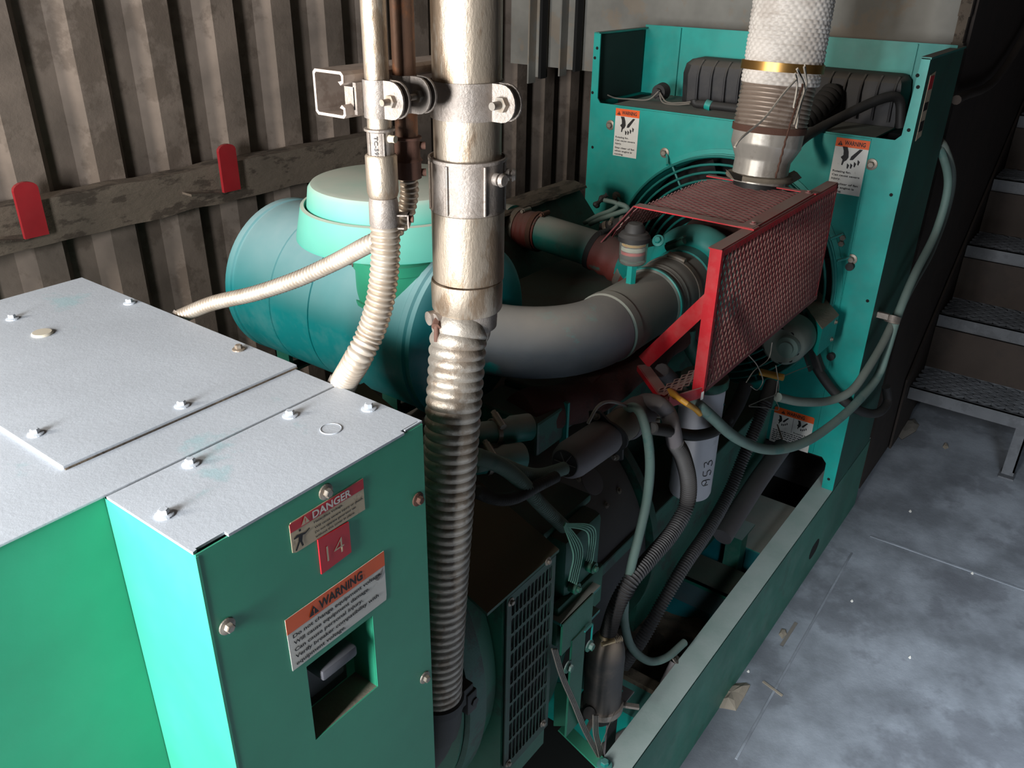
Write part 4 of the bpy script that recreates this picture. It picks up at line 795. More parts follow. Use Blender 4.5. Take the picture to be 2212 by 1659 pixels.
bm = BM(); lathe(bm, [(.30, 0), (.347, .0), (.347, .022), (.30, .022)], V((1.34, .945, .545)), X_, 72, cap=False); obj('flange', bm, 'engine', t)

t = thing('starter_motor', 'grey cylindrical starter motor mounted on the engine side', 'starter motor')
a, b = P(1222, 1000, y=.615), P(1392, 886, y=.625); d = (b - a).normalized(); Ls = (b - a).length
bm = BM(); lathe(bm, [(.0, 0), (.024, .0), (.030, .006), (.033, .02), (.0335, Ls * .46)], a, d, 44, cap=False); obj('solenoid_case', bm, 'starter', t)
bm = BM(); lathe(bm, [(.020, -.002), (.0235, -.003), (.0235, .001)], a, d, 36); obj('end_cap', bm, 'tank', t)
for k in range(3):
    u, w = frame(d); v_ = u * math.cos(k * PI / 3) + w * math.sin(k * PI / 3); bm = BM(); bar(bm, a - d * .003 - v_ * .02, a - d * .003 + v_ * .02, .0012, .0012, d); obj('cap_ridge', bm, 'starter', t, False)
bm = BM(); lathe(bm, [(.0335, Ls * .46), (.0305, Ls * .47), (.0305, Ls * .78)], a, d, 44, cap=False); obj('field_case', bm, mat('starter_body', (118, 110, 96), .6, dust=.5, dustcol=(116, 108, 92)), t)
bm = BM(); lathe(bm, [(.0315, Ls * .72), (.0345, Ls * .74), (.0345, Ls * .77), (.0325, Ls * .78), (.034, Ls * .80), (.034, Ls * .93), (.028, Ls)], a, d, 44); obj('nose_housing', bm, 'starter', t)
u = V((.35, -.25, -.9)).normalized(); q = a + d * Ls * .47
bm = BM(); N2 = 24; ring_ = []
s_ = d.cross(u).normalized()
prof = [(0.040 * math.cos(k * 2 * PI / N2) * (1.55 if abs(math.cos(k * 2 * PI / N2)) > .93 else 1), .040 * math.sin(k * 2 * PI / N2)) for k in range(N2)]
plate(bm, prof, [], lambda uu, v, s: q + u * uu + s_ * v + d * s, .006); obj('mounting_flange', bm, 'black', t)
bolt(t, q + u * .05, -d, .005, 'bolt'); bolt(t, q - u * .05, -d, .005, 'bolt')
for k in range(2): bm = BM(); p = b + V((-.01, -.015, -.012 + .01 * k)); cyl(bm, p, p + V((.012, -.018, .0)), .004, seg=8); obj('terminal', bm, 'bolt', t)
bm = BM(); tube(bm, [P(1270, 915, y=.60), P(1290, 880, y=.60), P(1312, 868, y=.60), P(1340, 872, y=.61), P(1372, 885, y=.62)], .0028, n=30, seg=8); obj('lead', bm, 'wiregrey', t)

# ---- generator end ------------------------------------------------------
t = thing('alternator_end', 'round green generator end bell with louvred side grille and dusty hood', 'generator')
ac = V((0, .94, .72))
bm = BM(); lathe(bm, [(.25, .638), (.36, .642), (.376, .648), (.384, .652), (.384, .656), (.384, .658), (.378, .66), (.378, .74)], ac, X_, 96); obj('end_bell', bm, 'midgreen', t)
bm = BM(); lathe(bm, [(.384, .66), (.392, .662), (.392, .70), (.384, .702)], ac, X_, 96, cap=False); obj('ring_flange', bm, 'engine', t)
bm = BM(); x0, x1 = .742, .868
hexa(bm, [V((x0, .553, .47)), V((x1, .553, .47)), V((x1, .94, .30)), V((x0, .94, .30)), V((x0, .553, .893)), V((x1, .553, .893)), V((x1, .94, 1.04)), V((x0, .94, 1.04))]); obj('housing', bm, 'midgreen', t, False)
bm = BM(); hexa(bm, [V((x0 - .045, .545, .889)), V((x1 + .006, .545, .889)), V((x1 + .006, .95, 1.045)), V((x0 - .045, .95, 1.045)), V((x0 - .045, .545, .894)), V((x1 + .006, .545, .894)), V((x1 + .006, .95, 1.05)), V((x0 - .045, .95, 1.05))]); obj('hood', bm, 'hoodbrown', t, False)
gx, gX, g0, g1 = .749, .862, .530, .884
bm = BM(); holes = []
nc, rws = 11, [.0, .145, .27, .385, .50, .60, .70, .80, .90, 1.0]
cw = (gX - gx - .008) / nc
for i in range(nc):
    for j in range(len(rws) - 1):
        a, b = gx + .004 + i * cw + cw * .10, gx + .004 + (i + 1) * cw - cw * .10; za, zb = g0 + .006 + rws[j] * (g1 - g0 - .012) + .003, g0 + .006 + rws[j + 1] * (g1 - g0 - .012) - .003
        holes.append([(a, za + .002), (a + .002, za), (b - .002, za), (b, za + .002), (b, zb - .002), (b - .002, zb), (a + .002, zb), (a, zb - .002)])
plate(bm, [(gx - .006, g0 - .008), (gX + .004, g0 - .008), (gX + .004, g1 + .004), (gx - .006, g1 + .004)], holes, lambda u, v, s: V((u, .545 + s, v)), .002); gr = obj('grille', bm, 'grille', t, False)
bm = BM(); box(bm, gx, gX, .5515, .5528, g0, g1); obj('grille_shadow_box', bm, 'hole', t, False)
for px, py in ((1103, 1300), (1172, 1562), (1097, 1648), (1183, 1212)):
    q = P(px, py, y=.545); bolt(gr, (q.x, .545, q.z), -Y_, .004, 'bolt')
t = thing('adapter_housing', 'grimy green adapter casting between generator and engine', 'adapter')
bm = BM(); lathe(bm, [(.30, 0), (.35, .012), (.352, .10), (.325, .17), (.31, .21)], V((.872, .945, .55)), X_, 80); obj('shell', bm, 'engine', t)
bm = BM(); q0 = P(1186, 1085, y=.58); q1 = P(1286, 1100, y=.58)
box(bm, .93, 1.045, .565, .66, .735, .86, bev=.014); obj('side_box', bm, 'engine', t)
bm = BM(); box(bm, .915, 1.06, .60, .70, .855, .872, bev=.006); obj('box_lid', bm, 'engine', t)
bm = BM(); box(bm, .905, 1.05, .56, .575, .66, .745, bev=.004); obj('foot_flange', bm, 'midgreen', t)
for px, py in ((1235, 1266), (1272, 1222)):
    q = P(px, py, y=.56); bm = BM(); cyl(bm, (q.x, .562, q.z), (q.x, .548, q.z), .010, seg=16); cyl(bm, (q.x, .549, q.z), (q.x, .543, q.z), .005, seg=8); obj('stud', bm, 'midgreen', t)
for g, (gx_, gy2) in enumerate(((1235, 1262), (1272, 1218))):
    for k in range(5 - g):
        src = P(1218, 1136, y=.555); e = P(gx_ - 6 + k * 4, gy2 - 14 + k * 2, y=.545); mid = src.lerp(e, .5) + V((.004 + .0035 * k + .014 * g, -.010, .014 * g + .002 * k))
        bm = BM(); tube(bm, [src + V((k * .001, 0, k * .001)), mid, e + V((0, -.002, .010)), e + V((0, 0, -.006))], .0014, n=24, seg=6); obj('wire', bm, 'wiregreen', t)

# ---- looms left of engine
for pts, r, lab, pl in ((([(1028, 985), (1080, 1005), (1120, 1035), (1150, 1070), (1178, 1100), (1218, 1138)]), .0115, 'green-dusted corrugated loom ending in a fan of small wires', .575),
                    (([(1030, 1062), (1075, 1078), (1115, 1074), (1160, 1050), (1200, 1030)]), .0095, 'dark corrugated loom looping up towards the starter motor', .57),
                    (([(1026, 1005), (1070, 1000), (1130, 1022), (1170, 1026), (1218, 1012)]), .011, 'teal-dusted corrugated loom running to the starter motor end', .59)):
    bm = BM(); corr(bm, [P(a, b, y=pl) for a, b in pts], r, .0058, .0034, seg=16, per=8, sharp=.45); tag(obj('wiring_loom', bm, 'hose' if 'dusted' in lab else 'black'), lab, 'wiring loom', 'wiring looms beside the large flexible conduit')
# ---- brackets
t = thing('engine_mount', 'green engine mounting bracket beside the louvred grille', 'bracket')
bm = BM(); box(bm, .895, 1.015, .545, .65, .722, .728); obj('ledge', bm, 'tealdusty', t, False)
bm = BM(); box(bm, .895, .99, .543, .547, .66, .728); obj('front_flange', bm, 'midgreen', t, False)
bm = BM(); hexa(bm, [V(p) for p in ((.925, .545, .665), (1.02, .545, .665), (1.02, .66, .665), (.925, .66, .665), (.925, .545, .671), (1.02, .545, .671), (1.02, .66, .671), (.925, .66, .671))]); obj('shelf', bm, 'tealdusty', t, False)
bm = BM(); box(bm, .925, .968, .541, .545, .44, .671); obj('leg', bm, 'midgreen', t, False)
bm = BM(); box(bm, .958, .984, .536, .5385, .668, .6705); box(bm, .982, .9845, .536, .5385, .632, .6705); obj('wire_hook', bm, 'teal', t, False)
for px, py in ((1272, 1394), (1226, 1440)): q = P(px, py, y=.541); bolt(t, (q.x, .541, q.z), -Y_, .007, 'rail')

# ---- filter ---------------------------------------------------------
t = thing('spin_on_filter', 'white spin-on filter canister with handwritten 953', 'filter')
fa_, fb_ = P(1520, 832, y=.60), P(1489, 1062, y=.60); fd = (fb_ - fa_).normalized(); fl_ = (fb_ - fa_).length; rf_ = .045
bm = BM(); lathe(bm, [(rf_ * .9, -.004), (rf_ * 1.02, 0), (rf_ * 1.02, fl_ - .010), (rf_ * .97, fl_ - .003), (rf_ * .86, fl_)], fa_, fd, 56); fo = obj('canister', bm, 'white', t)
bm = BM(); lathe(bm, [(rf_ * 1.08, -.022), (rf_ * 1.12, -.018), (rf_ * 1.12, -.004), (rf_ * 1.0, .0)], fa_, fd, 44); obj('filter_head', bm, 'engine', t)
def wrap_text(s, c, n0, ang, zup, h, width):
    """marker strokes wrapped on the canister"""
    pass
# handwriting 953 reads upward along the canister
fr = (V((-.35, -.93, 0)) - fd * V((-.35, -.93, 0)).dot(fd)).normalized(); fs = fd.cross(fr).normalized()
def on_can(al, up):
    # al: angle from fr, up: metres from the bottom along the axis
    return fa_ + fd * (fl_ - up) + (fr * math.cos(al) + fs * math.sin(al)) * (rf_ * 1.02 + .0007)
rv = fs if (fs.x > 0) else -fs
sg = 1 if fs.x > 0 else -1
STR = {'9': [(.0, .2), (.05, .8), (.5, 1.0), (.75, .7), (.45, .45), (.1, .6)], '9b': [(.72, .75), (.7, .3), (.55, -.05)], '5': [(.75, 1), (.15, .95), (.1, .55), (.6, .5), (.7, .2), (.4, -.05), (.0, .1)], '3': [(.05, .95), (.6, 1.0), (.65, .75), (.3, .55), (.7, .45), (.7, .1), (.3, -.05), (.0, .1)]}
for ch, off in (('9', 0), ('9b', 0), ('5', .024), ('3', .047)):
    pp = [on_can(sg * (.16 - v_ * .46), .044 + off + u_ * .019) for u_, v_ in STR[ch]]
    bm = BM(); tube(bm, pp, .0007, n=22, seg=5); obj('handwriting', bm, 'ink', t)
bm = BM(); p_ = on_can(sg * .55, fl_ - .035); q_ = on_can(sg * .62, fl_ - .035); cyl(bm, p_, q_, .002, seg=6); obj('blue_mark', bm, 'bluegreen', t)
bm = BM(); pp = [P(a, b, y=.552) for a, b in ((1408, 925), (1440, 930), (1475, 938), (1510, 940), (1546, 930), (1575, 905))]; corr(bm, pp, .0115, .0052, .0028, seg=16, per=8, sharp=.45); tag(obj('filter_loom', bm, 'black'), 'black corrugated loom crossing in front of the white filter', 'wiring loom')
bm = BM(); pp = [P(a, b, y=.548) for a, b in ((1452, 862), (1478, 868), (1500, 882), (1512, 894))]; pp[0] = P(1446, 846, y=.60); tube(bm, pp, .006, n=16, seg=12, rf=lambda s, th: .0075 if s < .04 else .0055); tag(obj('dipstick_handle', bm, 'yellow'), 'yellow plastic dipstick handle in front of the white filter', 'dipstick')
bm = BM(); pp = [P(a, b, y=.70) for a, b in ((1490, 712), (1488, 745), (1505, 778), (1515, 800), (1490, 812), (1465, 815))]; tube(bm, pp, .014, n=30, seg=14); tag(obj('oil_drain_pipe', bm, 'engine'), 'bent green oil pipe seen through the red guard frame', 'pipe')
bm = BM(); pp = [P(a, b, y=.72) for a, b in ((1515, 700), (1508, 725), (1516, 745))]; tube(bm, pp, .008, n=20, seg=10); tag(obj('vent_pipe', bm, 'starter'), 'short grey vent pipe seen through the red guard frame', 'pipe')
bm = BM(); a = P(1428, 800, y=.66); b = P(1462, 830, y=.66); cyl(bm, a, b, .016, seg=10, bev=.002); tag(obj('pipe_fitting', bm, 'starter'), 'dusty grey pipe fitting below the red guard brace', 'fitting')

# ---- canister with bracket ------------------------------------------------
t = thing('vent_separator', 'black domed canister with hose clamp on a metal bracket by the skid rail', 'canister')
ct, cb = P(1309, 1376, y=.565), P(1303, 1512, y=.565); cxx, cyy = (ct.x + cb.x) / 2, .565; z1_, z0_ = ct.z, cb.z; H_ = z1_ - z0_
bm = BM(); lathe(bm, [(.035, z0_), (.0395, z0_ + .004), (.038, z0_ + .01), (.0375, z0_ + H_ * .60), (.0375, z0_ + H_ * .70), (.036, z0_ + H_ * .80), (.032, z0_ + H_ * .89), (.025, z0_ + H_ * .96), (.016, z0_ + H_)], V((cxx, cyy, 0)), Z_, 48); obj('dome', bm, 'canister', t)
bm = BM(); lathe(bm, [(.0, z0_ - .055), (.016, z0_ - .053), (.033, z0_ - .030), (.0355, z0_ - .012)], V((cxx, cyy, 0)), Z_, 48, cap=False); obj('bowl', bm, 'black', t)
bm = BM(); lathe(bm, [(.038, z0_ - .012), (.0435, z0_ - .010), (.0435, z0_ + .004), (.038, z0_ + .006)], V((cxx, cyy, 0)), Z_, 48, cap=False); obj('v_clamp', bm, 'cast', t)
for a_, l_ in ((-3.0, .030), (-.95, .036), (.5, .022), (2.6, .026)):
    d = V((math.cos(a_), math.sin(a_), 0)); bm = BM(); p = V((cxx, cyy, z0_ - .006)) + d * .040; bar(bm, p, p + d * l_ + V((0, 0, -.006)), .010, .006); obj('clamp_lug', bm, 'cast', t, False)
bm = BM(); holes = [[(cxx + .062 + .004 * math.cos(k), cyy - .012 + s_ * .024 + .004 * math.sin(k)) for k in (0, 1, 2, 3, 4, 5)] for s_ in (0, 1)]
plate(bm, [(cxx - .02, cyy - .034), (cxx + .075, cyy - .034), (cxx + .075, cyy + .03), (cxx - .02, cyy + .03)], holes, lambda u, v, s: V((u, v, z0_ - .016 + s)), .003); obj('bracket_plate', bm, 'starter', t, False)
bm = BM(); box(bm, cxx + .03, cxx + .072, cyy - .004, cyy, .08, z0_ - .016); obj('bracket_leg', bm, 'starter', t, False)
cl = V((cxx, cyy, z1_ + .002)); bm = BM(); lathe(bm, [(.0155, -.005), (.0172, -.005), (.0172, .005), (.0155, .005)], cl, Z_, 30, cap=False); a_ = V((-.5, -.85, 0)).normalized(); s_ = V((.85, -.5, 0)); q = cl + a_ * .0195
cyl(bm, q - s_ * .024, q + s_ * .020, .0042, seg=12); obj('hose_clamp', bm, mat('clamp_gold', (190, 168, 132), .4, .6), t)
for k in range(5): bm = BM(); lathe(bm, [(.004, -.0012), (.0062, 0), (.004, .0012)], q + s_ * (.005 + k * .0036), s_, 14, cap=False); obj('screw_thread', bm, 'bolt', t)
bm = BM(); q2 = V((cxx - .040, cyy + .01, z0_ + .0)); cyl(bm, q2, q2 + V((-.012, -.012, .016)), .012, seg=14); cyl(bm, q2 + V((.01, 0, .01)), q2 + V((-.02, 0, .0)), .009, seg=10); obj('elbow_port', bm, 'black', t)
# ---- large loom hoses
def hose(nm, pts, r, m, lab, cat, pl=None, kind='tube', pitch=.0047, dp=.0016, n=70, group=None):
    pp = [P(p[0], p[1], y=(p[2] if len(p) > 2 else pl)) if not (len(p) > 3) else P(p[0], p[1], x=p[3]) for p in pts]
    bm = BM()
    if kind == 'corr': corr(bm, pp, r, pitch, dp, seg=20, per=8, sharp=.45)
    else: tube(bm, pp, r, n=n, seg=14)
    return tag(obj(nm, bm, m), lab, cat, group)
hose('breather_hose', [(1457, 955, .545), (1474, 985, .543), (1487, 1040, .540), (1482, 1095, .538), (1452, 1150, .538), (1405, 1205, .540), (1362, 1255, .545), (1332, 1310, .555), (1312, 1372, .565)], .0168, 'loom', 'ribbed black hose dropping into the top of the domed canister', 'hose', kind='corr', pitch=.0062, dp=.0042)
hose('hose_elbow', [(1366, 885, .72), (1390, 868, .64), (1420, 872, .585), (1442, 892, .57), (1452, 925, .552), (1459, 962, .545)], .0158, 'starter', 'smooth dusty elbow feeding the ribbed black hose', 'hose')
hose('wiring_conduit', [(1655, 866, .56), (1632, 925, .56), (1605, 990, .56), (1572, 1070, .56), (1530, 1145, .56), (1478, 1222, .56), (1432, 1300, .565), (1390, 1375, .575), (1345, 1440, .60)], .0155, 'loom', 'ribbed dark hose running behind the canister to the fan end', 'hose', kind='corr', pitch=.0062, dp=.0042)
hose('coupling_pipe', [(1612, 828, .60), (1596, 868, .60), (1575, 905, .60), (1567, 920, .60)], .0165, 'black', 'short black pipe stub with ribbed sleeve beside the white filter', 'pipe')
hose('coupling_pipe', [(1668, 828, .57), (1656, 860, .565), (1652, 875, .56)], .0175, 'black', 'short black connector above the dark ribbed hose', 'pipe')
hose('large_pipe', [(1690, 965, .60), (1640, 1035, .60), (1595, 1105, .60), (1560, 1160, .60)], .026, 'starter', 'thick dusty pipe slanting down behind the dark ribbed hose', 'pipe')
hose('drain_hose', [(1330, 905, .70), (1352, 884, .63), (1378, 884, .585), (1396, 930, .56), (1404, 1000, .55), (1398, 1075, .548), (1382, 1150, .548), (1362, 1230, .55), (1350, 1290, .555), (1350, 1350, .57), (1366, 1400, .56), (1402, 1428, .55), (1440, 1420, .535), (1478, 1388, .53)], .0088, 'hose', 'slim dusty green hose hanging in a long curve to the skid rail', 'hose', n=120)
# outer hoses
hose('grey_hose', [(2022, 300, 0, 2.74), (2040, 318, 0, 2.70), (2057, 380, .445), (2044, 455, .442), (2010, 545, .44), (1968, 620, .438), (1932, 690, .436), (1905, 745, .436), (1872, 800, .44), (1838, 845, .452), (1790, 866, .485), (1730, 868, .515), (1680, 858, .54)], .0112, 'hosegrey', 'grey-green hose sweeping along the radiator side and ending short at the wiring', 'hose', n=140, group='hoses tied along the radiator side')
hose('grey_hose', [(2015, 310, 0, 2.73), (2034, 330, 0, 2.69), (2048, 400, .438), (2022, 500, .434), (1975, 595, .430), (1940, 680, .428), (1915, 760, .428), (1895, 815, .430), (1850, 870, .44), (1800, 915, .455), (1745, 952, .475), (1690, 970, .50), (1640, 968, .52), (1585, 942, .53), (1535, 898, .54), (1500, 868, .56), (1478, 848, .60)], .0118, 'hose', 'grey-green hose dropping in a deep loop in front of the lower warning label', 'hose', n=150, group='hoses tied along the radiator side')
hose('black_strap_hose', [(1715, 655, 0, 2.235), (1728, 700, 0, 2.235), (1742, 745, 0, 2.235), (1765, 795, 0, 2.24), (1798, 842, 0, 2.25), (1835, 875, 0, 2.262), (1872, 892, .448), (1900, 890, .43), (1917, 868, .432), (1914, 835, .445)], .0135, 'black', 'thick dark hose curving across the radiator column and round its side', 'hose', n=120)
q = P(1928, 690, y=.432); bm = BM(); lathe(bm, [(.019, -.008), (.021, -.008), (.021, .008), (.019, .008)], q, V((.5, 0, .86)), 28, cap=False); box(bm, q.x - .024, q.x - .014, .44, .47, q.z + .004, q.z + .02); tag(obj('hose_clip', bm, 'cast'), 'metal clip holding the two grey hoses to the radiator side', 'clip')
# ---- charging alternator, junction box
t = thing('charging_alternator', 'small grey-green charging alternator below the red guard', 'alternator')
ca = P(1690, 745, x=2.0); bm = BM(); lathe(bm, [(.02, -.012), (.045, -.010), (.054, .0), (.057, .015), (.057, .09), (.05, .10)], ca, X_, 44); cs = obj('case', bm, 'hosegrey', t)
bm = BM(); q = ca + V((-.012, -.02, .006)); lathe(bm, [(.030, 0), (.028, -.012), (.018, -.014), (.018, -.022), (.0, -.023)], q, X_, 32, cap=False); obj('bearing_cap', bm, 'hose', t)
for k in range(10):
    a_ = k * PI / 5 + .2; bm = BM(); d = V((0, math.cos(a_), math.sin(a_))); cyl(bm, ca + d * .043 + X_ * -.0095, ca + d * .043 + X_ * -.0080, .006, seg=10); obj('vent_slot', bm, 'hole', t)
bm = BM(); bar(bm, ca + V((.0, .02, .05)), ca + V((.05, .0, .16)), .03, .012, X_); obj('adjusting_arm', bm, 'starter', t, False)
bm = BM(); a, b = P(1640, 803, x=1.93), P(1694, 816, x=1.95); cyl(bm, a, b, .009, seg=10, bev=.002); tag(obj('yellow_connector', bm, 'yellow'), 'yellow wire connector among the thin wires below the alternator', 'connector')
for i, pts in enumerate(([(1612, 826), (1630, 800), (1660, 775), (1668, 740)], [(1618, 768), (1636, 790), (1648, 822), (1636, 842), (1622, 835)], [(1680, 822), (1676, 860), (1682, 885), (1650, 880), (1618, 878)], [(1676, 790), (1682, 830), (1678, 850), (1650, 862), (1618, 876)], [(1694, 812), (1722, 800), (1750, 790)])):
    bm = BM(); tube(bm, [P(a, b, y=.545) for a, b in pts], .0011, n=40, seg=6)
    tag(obj('thin_wire', bm, 'wiregrey'), ('thin grey wire rising to the alternator from the pipe stub', 'thin grey wire curling under the edge of the red guard', 'thin grey wire ending level with the lower warning label', 'thin grey wire hanging behind the yellow connector', 'thin wire leaving the right end of the yellow connector')[i], 'wire', 'thin wires below the alternator')
t = thing('junction_box', 'small teal metal box with dusty top beside the fan guard', 'junction box')
tp = [P(1742, 668, x=2.08), P(1778, 712, x=2.05), P(1812, 682, x=2.12), P(1772, 632, x=2.16)]
zj = P(1778, 712, x=2.08).z
c4 = [P(a, b, z=zj) for a, b in ((1742, 665), (1776, 712), (1812, 682), (1768, 630))]
dn = V((0, 0, -.075)); bm = BM(); hexa(bm, [p + dn for p in c4] + c4); obj('box_body', bm, 'teal', t, False)
bm = BM(); hexa(bm, [p + V((0, 0, .0005)) for p in c4] + [p + V((0, 0, .003)) for p in c4]); obj('box_top', bm, 'pad', t, False)
s1 = (c4[2] - c4[1]); nn = V((s1.y, -s1.x, 0)).normalized(); bolt(t, c4[1].lerp(c4[2], .85) + V((0, 0, -.012)), nn, .004); bolt(t, c4[1].lerp(c4[2], .8) + V((0, 0, -.06)), nn, .004)
for k in range(2):
    bm = BM(); pts = [P(a + k * 26, b + 0, x=2.17) for a, b in ((1700, 640), (1718, 700), (1742, 770), (1752, 800))]; 
    for a, b in zip(pts, pts[1:]): bar(bm, a, b, .006, .022, X_)
    tag(obj('fan_belt', bm, 'black', smooth=False), ('dark rubber fan belt strand nearer the alternator', 'dark rubber fan belt strand nearer the teal junction box')[k], 'belt', 'fan belts')

# ================================================================ SKID
t = thing('skid_frame', 'long green steel skid frame under the generator set', 'frame')
bm = BM(); box(bm, .50, 2.69, .47, .475, .0, .268); obj('rail_web', bm, 'rail', t, False)
bm = BM(); N_ = 60; 
quadslab(bm, [V((.50, .47, .264)), V((2.69, .47, .264)), V((2.69, .528, .264)), V((.50, .528, .264))], (0, 0, .006)); obj('rail_flange', bm, 'rail', t, False)
bm = BM(); box(bm, .50, 2.69, 1.40, 1.405, .0, .268); box(bm, .50, 2.69, 1.345, 1.405, .264, .270); obj('rail_web', bm, 'rail', t, False)
bm = BM(); box(bm, 1.255, 1.345, .475, 1.40, .17, .176); box(bm, 1.255, 1.26, .475, 1.40, .02, .17); obj('crossmember', bm, 'teal', t, False)
bm = BM(); box(bm, 1.34, 1.37, .475, 1.40, .172, .19); obj('crossmember_lip', bm, 'dirt', t, False)
bm = BM(); box(bm, 1.80, 1.92, .475, 1.40, .14, .146); box(bm, 1.80, 1.806, .475, 1.40, .0, .146); obj('crossmember', bm, 'engine', t, False)
bm = BM(); box(bm, 1.72, 1.80, .475, .9, .03, .13); obj('crossmember_foot', bm, 'bluegreen', t, False)
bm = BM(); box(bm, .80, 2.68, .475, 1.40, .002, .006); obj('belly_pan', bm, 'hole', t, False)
q0, q1 = P(1757, 1158, y=.47), P(1760, 1212, y=.47)
bm = BM(); cx_, cz_ = (q0.x + q1.x) / 2, (q0.z + q1.z) / 2; plate(bm, [(cx_ + .034 * math.cos(k * PI / 8) + .010 * (1 if math.cos(k * PI / 8) > 0 else -1), cz_ + .026 * math.sin(k * PI / 8)) for k in range(16)], [], lambda u, v, s: V((u, .4696 + s, v)), .0003); obj('lifting_slot', bm, 'hole', t, False)
a, b, c = P(1216, 1475, z=.38), P(1214, 1568, z=.31), P(1296, 1648, z=.272)
bm = BM(); bar(bm, a, b, .034, .004, V((-.6, -.5, .6))); obj('gusset_strip', bm, 'green', t, False)
bm = BM(); bar(bm, b, c, .028, .004); obj('gusset_strip', bm, 'green', t, False)
bolt(t, V((c.x + .0, c.y - .01, .273)), Z_, .009, 'teal')
# tray under the fan end
t = thing('battery_tray', 'dusty teal tray with a strap between the skid rails', 'tray')
bm = BM(); hexa(bm, [V(p) for p in ((1.98, .53, .05), (2.24, .53, .05), (2.24, .80, .05), (1.98, .80, .05), (1.98, .53, .19), (2.24, .53, .19), (2.24, .80, .19), (1.98, .80, .19))]); obj('tray_box', bm, 'bluegreen', t, False)
bm = BM(); box(bm, 1.97, 2.25, .525, .81, .19, .194); obj('tray_top', bm, 'tealdusty', t, False)
bm = BM(); box(bm, 1.925, 1.97, .60, .645, .02, .24); box(bm, 1.925, 2.02, .60, .645, .24, .245); obj('strap', bm, 'rail', t, False)
# dirt in the skid
bm = BM(); N_, M_ = 60, 26; g = []
for i in range(N_ + 1):
    r_ = []
    for j in range(M_ + 1):
        x = 1.36 + .44 * i / N_; y = .478 + .30 * j / M_; e = min(1, 6 * min(i / N_, 1 - i / N_)) ; z = .012 + e * (.06 + .045 * noise.noise(V((x * 6, y * 7, 1))) + .016 * noise.noise(V((x * 30, y * 30, 2)))) + .05 * max(0, 1 - (y - .478) / .06) * e
        r_.append(bm.verts.new(V((x, y, max(.007, z)))))
    g.append(r_)
for i in range(N_):
    for j in range(M_): bm.faces.new((g[i][j], g[i + 1][j], g[i + 1][j + 1], g[i][j + 1]))
tag(obj('caked_dirt', bm, 'dirt'), 'cracked brown dirt caked inside the skid beside the rail', 'dirt', kind='stuff')
# cable lug and clip by rail
t = thing('cable_lug', 'crimped cable lug bolted inside the skid rail', 'cable lug')
a, b = P(1432, 1478, y=.54), P(1455, 1430, y=.535); bm = BM(); cyl(bm, a, b, .008, seg=12); obj('barrel', bm, 'starter', t); bm = BM(); lathe(bm, [(.006, 0), (.014, 0), (.014, .003), (.006, .003)], b + V((.004, 0, .008)), V((.3, -.6, .7)), 20, cap=False); obj('eye', bm, 'cast', t); bolt(t, P(1466, 1428, y=.53), V((-.2, -.4, .9)), .006)
# flat wires to the gusset
for k, (pts, lab) in enumerate((([(1197, 1402), (1215, 1462), (1240, 1520), (1265, 1580), (1296, 1636)], 'flat grey ribbon cable slanting from the grille to the skid corner'), ([(1286, 1545), (1287, 1585), (1294, 1612), (1300, 1640)], 'flat grey ribbon cable hanging under the domed canister'))):
    t = thing('ribbon_cable', lab, 'cable', 'ribbon cables at the skid corner')
    for j in range(4):
        bm = BM(); tube(bm, [P(a + j * 3.4 - 5, b + (0), y=.535 - .003 * k) for a, b in pts], .0015, n=30, seg=6); obj('strand', bm, 'wiregrey', t)
bm = BM(); tube(bm, [P(1330, 1530, y=.53), P(1318, 1560, y=.525), P(1298, 1610, y=.52)], .0006, n=14, seg=5); tag(obj('loose_thread', bm, 'wiregrey'), 'fine loose thread from the canister bracket to the skid corner', 'thread')
hose('drain_tube', [(1290, 1625, .60), (1340, 1590, .58), (1400, 1555, .55)], .010, 'starter', 'dark tube in the shadow under the canister', 'tube')

# ================================================================ FLOOR DEBRIS
def scrap(pts, h, lab, m='pad', nm='paper_scrap', cat='paper', seed=1):
    bm = BM(); c = sum((P(a, b, z=.0) for a, b in pts), V()) / len(pts); rim = [P(a, b, z=.001) for a, b in pts]
    inner = [bm.verts.new(V((r.x, r.y, .0)).lerp(c, .45) + V((0, 0, h * (.55 + .9 * abs(noise.noise(V((i * 1.7, seed, 0)))))))) for i, r in enumerate(rim)]
    o = [bm.verts.new(V((r.x, r.y, .001 + h * .35 * abs(noise.noise(V((i * 2.3, seed, 5))))))) for i, r in enumerate(rim)]; b_ = [bm.verts.new(V((r.x, r.y, .0))) for r in rim]; cc = bm.verts.new(c + V((0, 0, h * .7)))
    n = len(rim)
    for i in range(n):
        j = (i + 1) % n; bm.faces.new((o[i], o[j], inner[j], inner[i])); bm.faces.new((inner[i], inner[j], cc)); bm.faces.new((b_[i], b_[j], o[j], o[i]))
    bm.faces.new(b_[::-1]); tag(obj(nm, bm, m, smooth=False), lab, cat)
scrap([(1540, 1512), (1548, 1498), (1562, 1485), (1590, 1476), (1612, 1476), (1620, 1482), (1608, 1505), (1590, 1535), (1565, 1530), (1548, 1528)], .02, 'crumpled tan paper scrap on the floor beside the skid rail', seed=2)
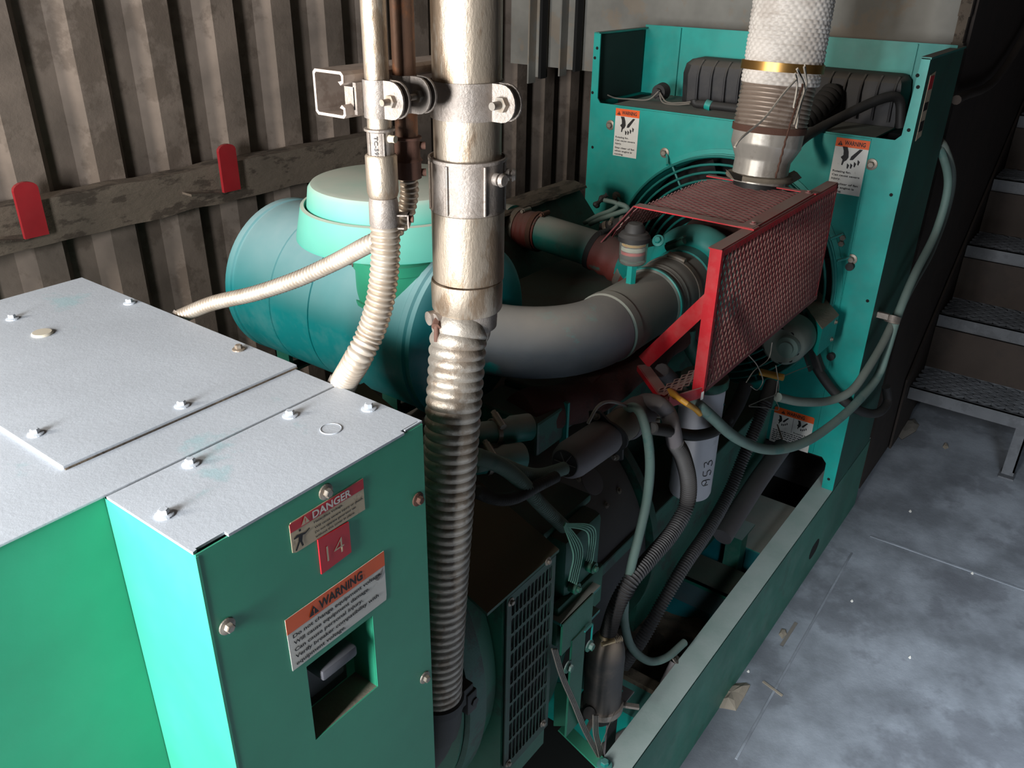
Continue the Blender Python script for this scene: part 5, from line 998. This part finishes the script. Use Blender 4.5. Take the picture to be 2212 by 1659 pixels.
scrap([(1920, 925), (1945, 908), (1975, 906), (1986, 918), (1978, 932), (1948, 950)], .02, 'flattened grey rag on the floor near the stairs', nm='rag', cat='rag', m='tank', seed=4)
scrap([(2036, 965), (2040, 957), (2047, 960), (2049, 967), (2042, 970)], .012, 'small pale pebble on the floor in front of the stairs', nm='pebble', cat='stone', m='pad')
scrap([(1682, 1370), (1688, 1358), (1698, 1360), (1700, 1370), (1690, 1380)], .01, 'small yellowish crumb on the floor near the skid rail', nm='crumb', cat='debris', m='pad', seed=6)
bm = BM(); bar(bm, P(1648, 1472, z=.002), P(1690, 1503, z=.002), .006, .003); tag(obj('wood_splinter', bm, 'pad', smooth=False), 'thin splinter lying on the floor right of the paper scrap', 'splinter')
bm = BM(); bar(bm, P(1688, 1395, z=.001), P(1720, 1345, z=.001), .009, .0015); tag(obj('tape_strip', bm, 'tank', smooth=False), 'dark strip of tape on the floor beside the skid rail', 'tape')
for i, (a, b, la) in enumerate(((1965, 1420, 'pale flake on the open floor at lower right'), (2100, 1238, 'bright speck sitting on the floor seam'), (1966, 1104, 'tiny white chip on the floor near the skid corner'), (1616, 1450, 'tiny white chip on the floor beside the tan paper scrap'), (1840, 1298, 'tiny white chip in the middle of the floor plate'))):
    scrap([(a - 3, b), (a, b - 3), (a + 3, b - 1), (a + 3, b + 2), (a, b + 3)], .004, la, nm='paint_chip', cat='debris', m='paper', seed=i)


# ---------------------------------------------------------------- origins at each thing's base
bpy.context.view_layer.update()
for o in [q for q in COL.objects if q.parent is None and q.type in ('EMPTY', 'MESH')]:
    pts = []
    def walk(q):
        if q.type == 'MESH': pts.extend(q.matrix_world @ V(c) for c in q.bound_box)
        for c in q.children: walk(c)
    walk(o)
    if not pts: continue
    lo = V([min(p[i] for p in pts) for i in range(3)]); hi = V([max(p[i] for p in pts) for i in range(3)])
    b = V(((lo.x + hi.x) / 2, (lo.y + hi.y) / 2, lo.z))
    if o.type == 'EMPTY':
        o.location = b
        for c in o.children: c.location = c.location - b
    elif o.data.users == 1:
        o.data.transform(Matrix.Translation(-b)); o.location = b
        for c in o.children: c.location = c.location - b
